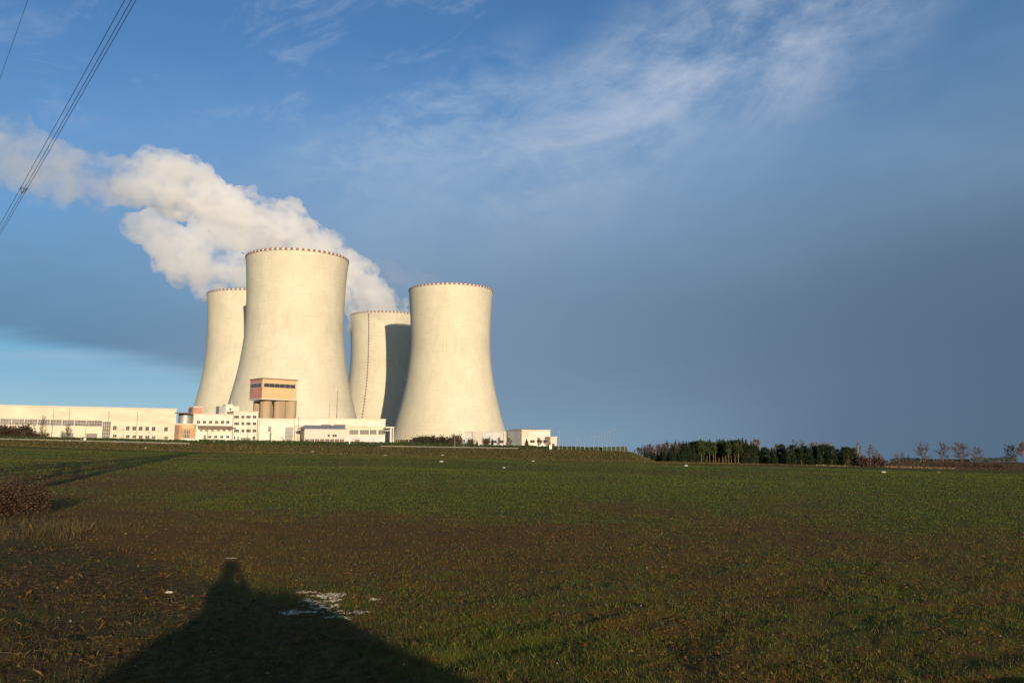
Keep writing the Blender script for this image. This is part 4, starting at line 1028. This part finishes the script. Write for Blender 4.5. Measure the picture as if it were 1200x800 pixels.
# bush at the left edge, dry and dark red-brown
def dry_bush():
    bx, by = -14.55, 24.0; o = thing("dry_bush", "dense dark reddish brown dry bush at the photo's left edge", "bush", (bx, by, ground_z(bx, by)))
    mb = MB()
    for k in range(70):
        a = rng.uniform(0, 6.28); r0 = rng.uniform(0, 1.0) ** .6; e = Vector((math.cos(a) * r0 * 1.8, math.sin(a) * r0 * 1.3, rng.uniform(.7, 1.38) * (1.15 - .35 * r0)))
        b = Vector((e.x * .55, e.y * .55, -.1)); mb.tube([b, b.lerp(e, .5) + Vector((rng.uniform(-.1, .1), rng.uniform(-.1, .1), .05)), e], [.014, .009, .004], 4, False)
    mb.build("stem", M["dark twig"], o)
    n = 17000; a = rng.uniform(0, 6.28, n); r0 = np.sqrt(rng.random(n)); z = rng.beta(1.5, 1.3, n) * (1.12 - .40 * r0 ** 2) * (.45 + .95 * vnoise(np.cos(a) * r0 * 3.2 + 9, np.sin(a) * r0 * 3.2, 5))
    V, Fq, C = leaf_cloud(np.stack([np.cos(a) * r0 * 1.75, np.sin(a) * r0 * 1.25, z], -1), .026, colmix(n, (.050, .026, .014), (.085, .050, .024), .45)); mesh_np("foliage", V, Fq, M["leaf"], o, False, None, C)
dry_bush()
n = 7000; x = rng.uniform(-15.5, -9.0, n); y = 19.8 + rng.normal(0, 1.1, n) + (x + 12) * -.15; z = height(x, y)
kk = fbm(x * 1.1, y * 1.1, 15, 3) > .46; P = np.stack([x, y, z], -1)[kk]; V, Fq, C = blades(P, rng.uniform(.07, .26, len(P)), .0025, colmix(len(P), (.115, .078, .030), (.065, .052, .018), .3), .6)
tag(mesh_np("tall_grass", V, Fq, M["blade"], None, False, None, C), "tall straw coloured grass before the dry bush", "grass", kind="stuff")

# clods of turned soil
def clods():
    n = 60000; x, y, D = polar(n, 5.2, 55, .9, 35); cl = fbm(x * .8, y * .8, 71, 3); kp = rng.random(n) < np.clip((cl - .36) * 4, .06, 1); x, y, D = x[kp], y[kp], D[kp]; n = len(x)
    z = height(x, y); s = rng.gamma(2.2, .0050, n).clip(.005, .026) * (1 + D / 70)
    t = np.array([[1, 0, 0], [-1, 0, 0], [0, 1, 0], [0, -1, 0], [.2, .1, .8], [0, 0, -.5]]); fs = np.array([[0, 2, 4], [2, 1, 4], [1, 3, 4], [3, 0, 4], [2, 0, 5], [1, 2, 5], [3, 1, 5], [0, 3, 5]])
    V = (np.stack([x, y, z], -1)[:, None] + t[None] * s[:, None, None] * rng.uniform(.55, 1.4, (n, 6, 1))).reshape(-1, 3); Fq = (fs[None] + 6 * np.arange(n)[:, None, None]).reshape(-1, 3)
    C = np.repeat(colmix(n, (.070, .036, .008), (.150, .080, .020), .2), 6, axis=0)
    tag(mesh_np("soil_clods", V, Fq, M["blade"], None, False, None, C), "crumbly brown clods of soil across the near field", "soil", kind="stuff")
clods()
# pebbles
def lump(name, c, s, m, sub=2, seed=0, flat=.6):
    bm = bmesh.new(); bmesh.ops.create_icosphere(bm, subdivisions=sub, radius=1)
    for v in bm.verts:
        k = 1 + .35 * mnoise.noise(v.co * 1.3 + Vector((seed, 0, 0))) + .12 * mnoise.noise(v.co * 4 + Vector((0, seed, 0)))
        v.co = Vector((v.co.x * s[0] * k, v.co.y * s[1] * k, v.co.z * s[2] * k))
    me = bpy.data.meshes.new(name); bm.to_mesh(me); bm.free(); me.materials.append(m)
    for p in me.polygons: p.use_smooth = True
    o = bpy.data.objects.new(name, me); COL.objects.link(o); o.location = c; return o
def pebbles():
    n = 800; x, y, D = polar(n, 5.5, 60, 1.0, 34); z = height(x, y); s = rng.uniform(.004, .014, n) * (1 + D / 30)
    t = np.array([[1, 0, 0], [-1, 0, 0], [0, 1, 0], [0, -1, 0], [0, 0, 1], [0, 0, -.6]]); fs = np.array([[0, 2, 4], [2, 1, 4], [1, 3, 4], [3, 0, 4], [2, 0, 5], [1, 2, 5], [3, 1, 5], [0, 3, 5]])
    V = (np.stack([x, y, z], -1)[:, None] + t[None] * s[:, None, None] * rng.uniform(.6, 1.3, (n, 6, 1))).reshape(-1, 3); Fq = (fs[None] + 6 * np.arange(n)[:, None, None]).reshape(-1, 3)
    C = np.repeat(colmix(n, (.27, .23, .17), (.13, .10, .07), .25), 6, axis=0)
    tag(mesh_np("pebbles", V, Fq, M["blade"], None, False, None, C), "small pale stones scattered over the soil", "stones", kind="stuff")
pebbles()
for i, (px, py0, s, lb_) in enumerate(((517.5, 541.2, .42, "larger pale stone in the field, below the right side of the free standing tower"), (518.5, 533.6, .26, "smaller pale stone at the bank foot, above the larger one"), (590.4, 548.2, .28, "pale stone alone in the green field, left of the view's centre"),
                                    (624.6, 540.4, .30, "pale stone at the bank foot below the white annex"), (451, 533.8, .30, "pale stone at the bank foot below the workshop's end"), (366.6, 529.6, .28, "pale stone at the bank foot below the metal shed"),
                                    (804, 546, .42, "pale stone before the plantation's sunlit trunks"), (1035.4, 553.6, .42, "pale stone in the field before the bare birches"), (170.5, 525.4, .30, "dull stone in the field below the square windows"), (1100, 553.6, .45, "dark clod in the field before the big bare trees of the right bank"))):
    d = 255.0
    for d in np.arange(40, 300, 1.0):
        a, b = ray(px, py0)
        if EYE + b * d <= ground_z(a * d, d): break
    g = Vector((a * d, d, ground_z(a * d, d))); k = max(.5, d / 250)
    tag(lump("field_stone", g + Vector((0, 0, s * .25 * k)), (s * 1.5 * k, s * k, s * .75 * k), M["stone"] if i != 9 else M["bark"], 2, i * 3.7), lb_, "stone", "stones lying in the field")
# pale spill on the soil, several thin crusts
def spill():
    V = []; Fs = []
    n = 7000; px = rng.uniform(318, 452, n); pyy = rng.uniform(686, 727, n)
    def blob(cx, cy, rx, ry): return ((px - cx) / rx) ** 2 + ((pyy - cy) / ry) ** 2
    d = np.minimum.reduce([blob(372, 700, 34, 6), blob(350, 712.5, 32, 2.6), blob(388, 694, 26, 2.6), blob(402, 711, 16, 4), blob(425, 711, 22, 3), blob(398, 720, 18, 3.0), blob(360, 691, 24, 2.0), blob(380, 705, 20, 5), blob(440, 697, 8, 1.6)])
    a = (px - 600) / F; v = (357.5 - pyy) / F; fy = CP - v * SP; dd = -EYE / ((v * CP + SP) / fy); x, y = a / fy * dd, dd
    keep = d < .10 + 1.15 * fbm(x * 3.2, y * 3.2, 19, 4) ** 1.2 - (fbm(x * 8, y * 8, 23, 2) < .42) * .5
    x, y = x[keep], y[keep]; n = len(x); z = height(x, y)
    k = 7; s = rng.uniform(.010, .028, n); th = np.linspace(0, 2 * np.pi, k, endpoint=False)
    rad = s[:, None] * rng.uniform(.6, 1.3, (n, k))
    ring = np.stack([x[:, None] + np.cos(th) * rad * 2.4, y[:, None] + np.sin(th) * rad, np.repeat((z - .012)[:, None], k, 1)], -1)
    top = np.stack([x, y, z + rng.uniform(.002, .010, n)], -1)[:, None]
    V = np.concatenate([ring, top], 1).reshape(-1, 3); b = np.arange(n)[:, None] * (k + 1)
    Fq = np.stack([np.stack([b[:, 0] + i, b[:, 0] + (i + 1) % k, b[:, 0] + k], -1) for i in range(k)], 1).reshape(-1, 3)
    tag(mesh_np("pale_spill", V, Fq, M["spill"]), "patchy whitish spill of crumbs lying on the dark soil in the photographer's shadow", "spill")
spill()
def on_ground(px, py0):
    a, b = ray(px, py0); d = -EYE / b; return Vector((a * d, d, ground_z(a * d, d)))
g = on_ground(198, 693); tag(lump("white_scrap", g + Vector((0, 0, .03)), (.05, .022, .014), M["stone"], 2, 5), "small white scrap lying in the dead grass left of the shadow", "litter")
g = on_ground(271, 651); tag(lump("pale_scrap", g + Vector((0, 0, .02)), (.11, .03, .010), M["concrete kerb"], 2, 8), "thin pale scrap on the soil just beyond the shadow of the head", "litter")

# ------------------------------------------------------------------ steam
def steam_mat(name, dens, sc, fade=None):
    m = bpy.data.materials.new(name); m.use_nodes = True; t = NT(m.node_tree); t.n.clear(); out = t.new('ShaderNodeOutputMaterial')
    g = t.new('ShaderNodeNewGeometry').outputs['Position']; x, y, z = t.sep(g)
    n = t.noise(g, sc, 5, .65); n2 = t.noise(g, sc * 2.9, 4, .65); d = t.mul(t.mr(t.add(t.mul(n, .62), t.mul(n2, .38)), .40, .58), dens)
    if fade: d = t.mul(d, t.mr(x, fade[0], fade[1], fade[2], 1.0))
    v = t.new('ShaderNodeVolumeScatter'); v.inputs['Color'].default_value = (.985, .975, .965, 1); v.inputs['Anisotropy'].default_value = .15; t.put(v.inputs['Density'], d)
    tr = t.new('ShaderNodeBsdfTransparent'); df = t.new('ShaderNodeBsdfTranslucent'); df.inputs[0].default_value = (.8, .8, .8, 1)
    mx = t.new('ShaderNodeMixShader'); mx.inputs[0].default_value = .01; t.l.new(tr.outputs[0], mx.inputs[1]); t.l.new(df.outputs[0], mx.inputs[2])
    t.l.new(mx.outputs[0], out.inputs['Surface']); t.l.new(v.outputs[0], out.inputs['Volume'])
    return m
def plume(name, blobs, m, label, vox=3.0, amp=9.0, seed=0):
    bm = bmesh.new()
    for px, py0, rp, dep in blobs:
        c = at(px, py0, dep); r0 = rp * dep / F
        bmesh.ops.create_icosphere(bm, subdivisions=3, radius=r0, matrix=Matrix.Translation(c))
    me = bpy.data.meshes.new(name); bm.to_mesh(me); bm.free(); o = bpy.data.objects.new(name, me); COL.objects.link(o)
    md = o.modifiers.new("r", 'REMESH'); md.mode = 'VOXEL'; md.voxel_size = vox
    dg = bpy.context.evaluated_depsgraph_get(); me2 = bpy.data.meshes.new_from_object(o.evaluated_get(dg)); o.modifiers.clear(); o.data = me2; bpy.data.meshes.remove(me)
    V = np.empty(len(me2.vertices) * 3, np.float32); N = np.empty_like(V); me2.vertices.foreach_get("co", V); me2.vertices.foreach_get("normal", N); V = V.reshape(-1, 3); N = N.reshape(-1, 3)
    off = Vector((seed * 13.1, seed * 7.7, 0)); out = []
    for v in V:
        p = Vector(v) + off
        e = 0.0
        for L_, k_ in ((30, 1.0), (14, .55), (7.0, .30)):
            q = p / L_; q = q + Vector((mnoise.noise(q * 1.7), mnoise.noise(q * 1.7 + Vector((5, 0, 0))), mnoise.noise(q * 1.7 + Vector((0, 9, 0))))) * .35
            f = mnoise.voronoi(q)[0][0]; e += k_ * (.75 - 1.3 * f)
        out.append(amp * e)
    V = V + N * np.array(out)[:, None]; me2.vertices.foreach_set("co", V.astype(np.float32).ravel()); me2.update()
    me2.materials.clear(); me2.materials.append(m); me2.polygons.foreach_set("use_smooth", np.ones(len(me2.polygons), bool))
    o.name = name; tag(o, label, "steam", "steam plumes of the cooling towers"); return o
A = [(462, 364, 17, 993), (440, 368, 33, 993), (452, 368, 24, 993), (430, 350, 27, 990), (412, 330, 30, 985), (392, 316, 31, 980), (372, 300, 33, 972), (350, 286, 34, 965), (326, 272, 34, 958), (300, 262, 33, 950), (278, 254, 30, 942),
     (256, 245, 28, 935), (228, 226, 36, 925), (200, 216, 40, 915), (182, 208, 36, 910), (160, 214, 30, 905), (392, 290, 14, 975), (345, 250, 18, 962), (288, 232, 15, 945)]
Bp = [(264, 338, 20, 856), (252, 326, 26, 855), (236, 312, 30, 850), (222, 306, 30, 845), (206, 292, 28, 840), (190, 280, 25, 832), (172, 268, 20, 825), (158, 262, 13, 820), (290, 322, 26, 860), (300, 290, 24, 862), (262, 288, 22, 852), (238, 338, 14, 848), (240, 270, 20, 850)]
Cw = [(140, 216, 32, 895), (112, 212, 34, 880), (84, 204, 34, 868), (56, 196, 36, 856), (28, 186, 38, 845), (0, 178, 38, 835), (-30, 170, 42, 825), (60, 226, 24, 858), (20, 160, 26, 840), (-60, 160, 44, 815)]
plume("steam_plume", A, steam_mat("steam dense", .095, .034, (-440, -350, .3)), "thick white steam rising from the far right tower and drifting left behind the biggest tower", 2.8, 11, 0)
plume("steam_plume", Bp, steam_mat("steam second", .072, .034), "cream steam blowing left from the leftmost tower's mouth, below the main cloud", 2.8, 10, 3)
plume("steam_plume", Cw, steam_mat("steam thin", .026, .022, (-640, -420, .3)), "thinning steam trailing out of the photo's left edge, behind the wires", 4.0, 14, 5)
Dw = [(462, 322, 12, 826), (474, 330, 13, 827), (450, 312, 10, 826), (492, 333, 13, 828), (510, 334, 12, 828), (440, 304, 8, 826)]
plume("steam_plume", Dw, steam_mat("steam faint", .010, .03), "barely visible wisp of steam over the free standing tower's mouth", 3.5, 9, 8)
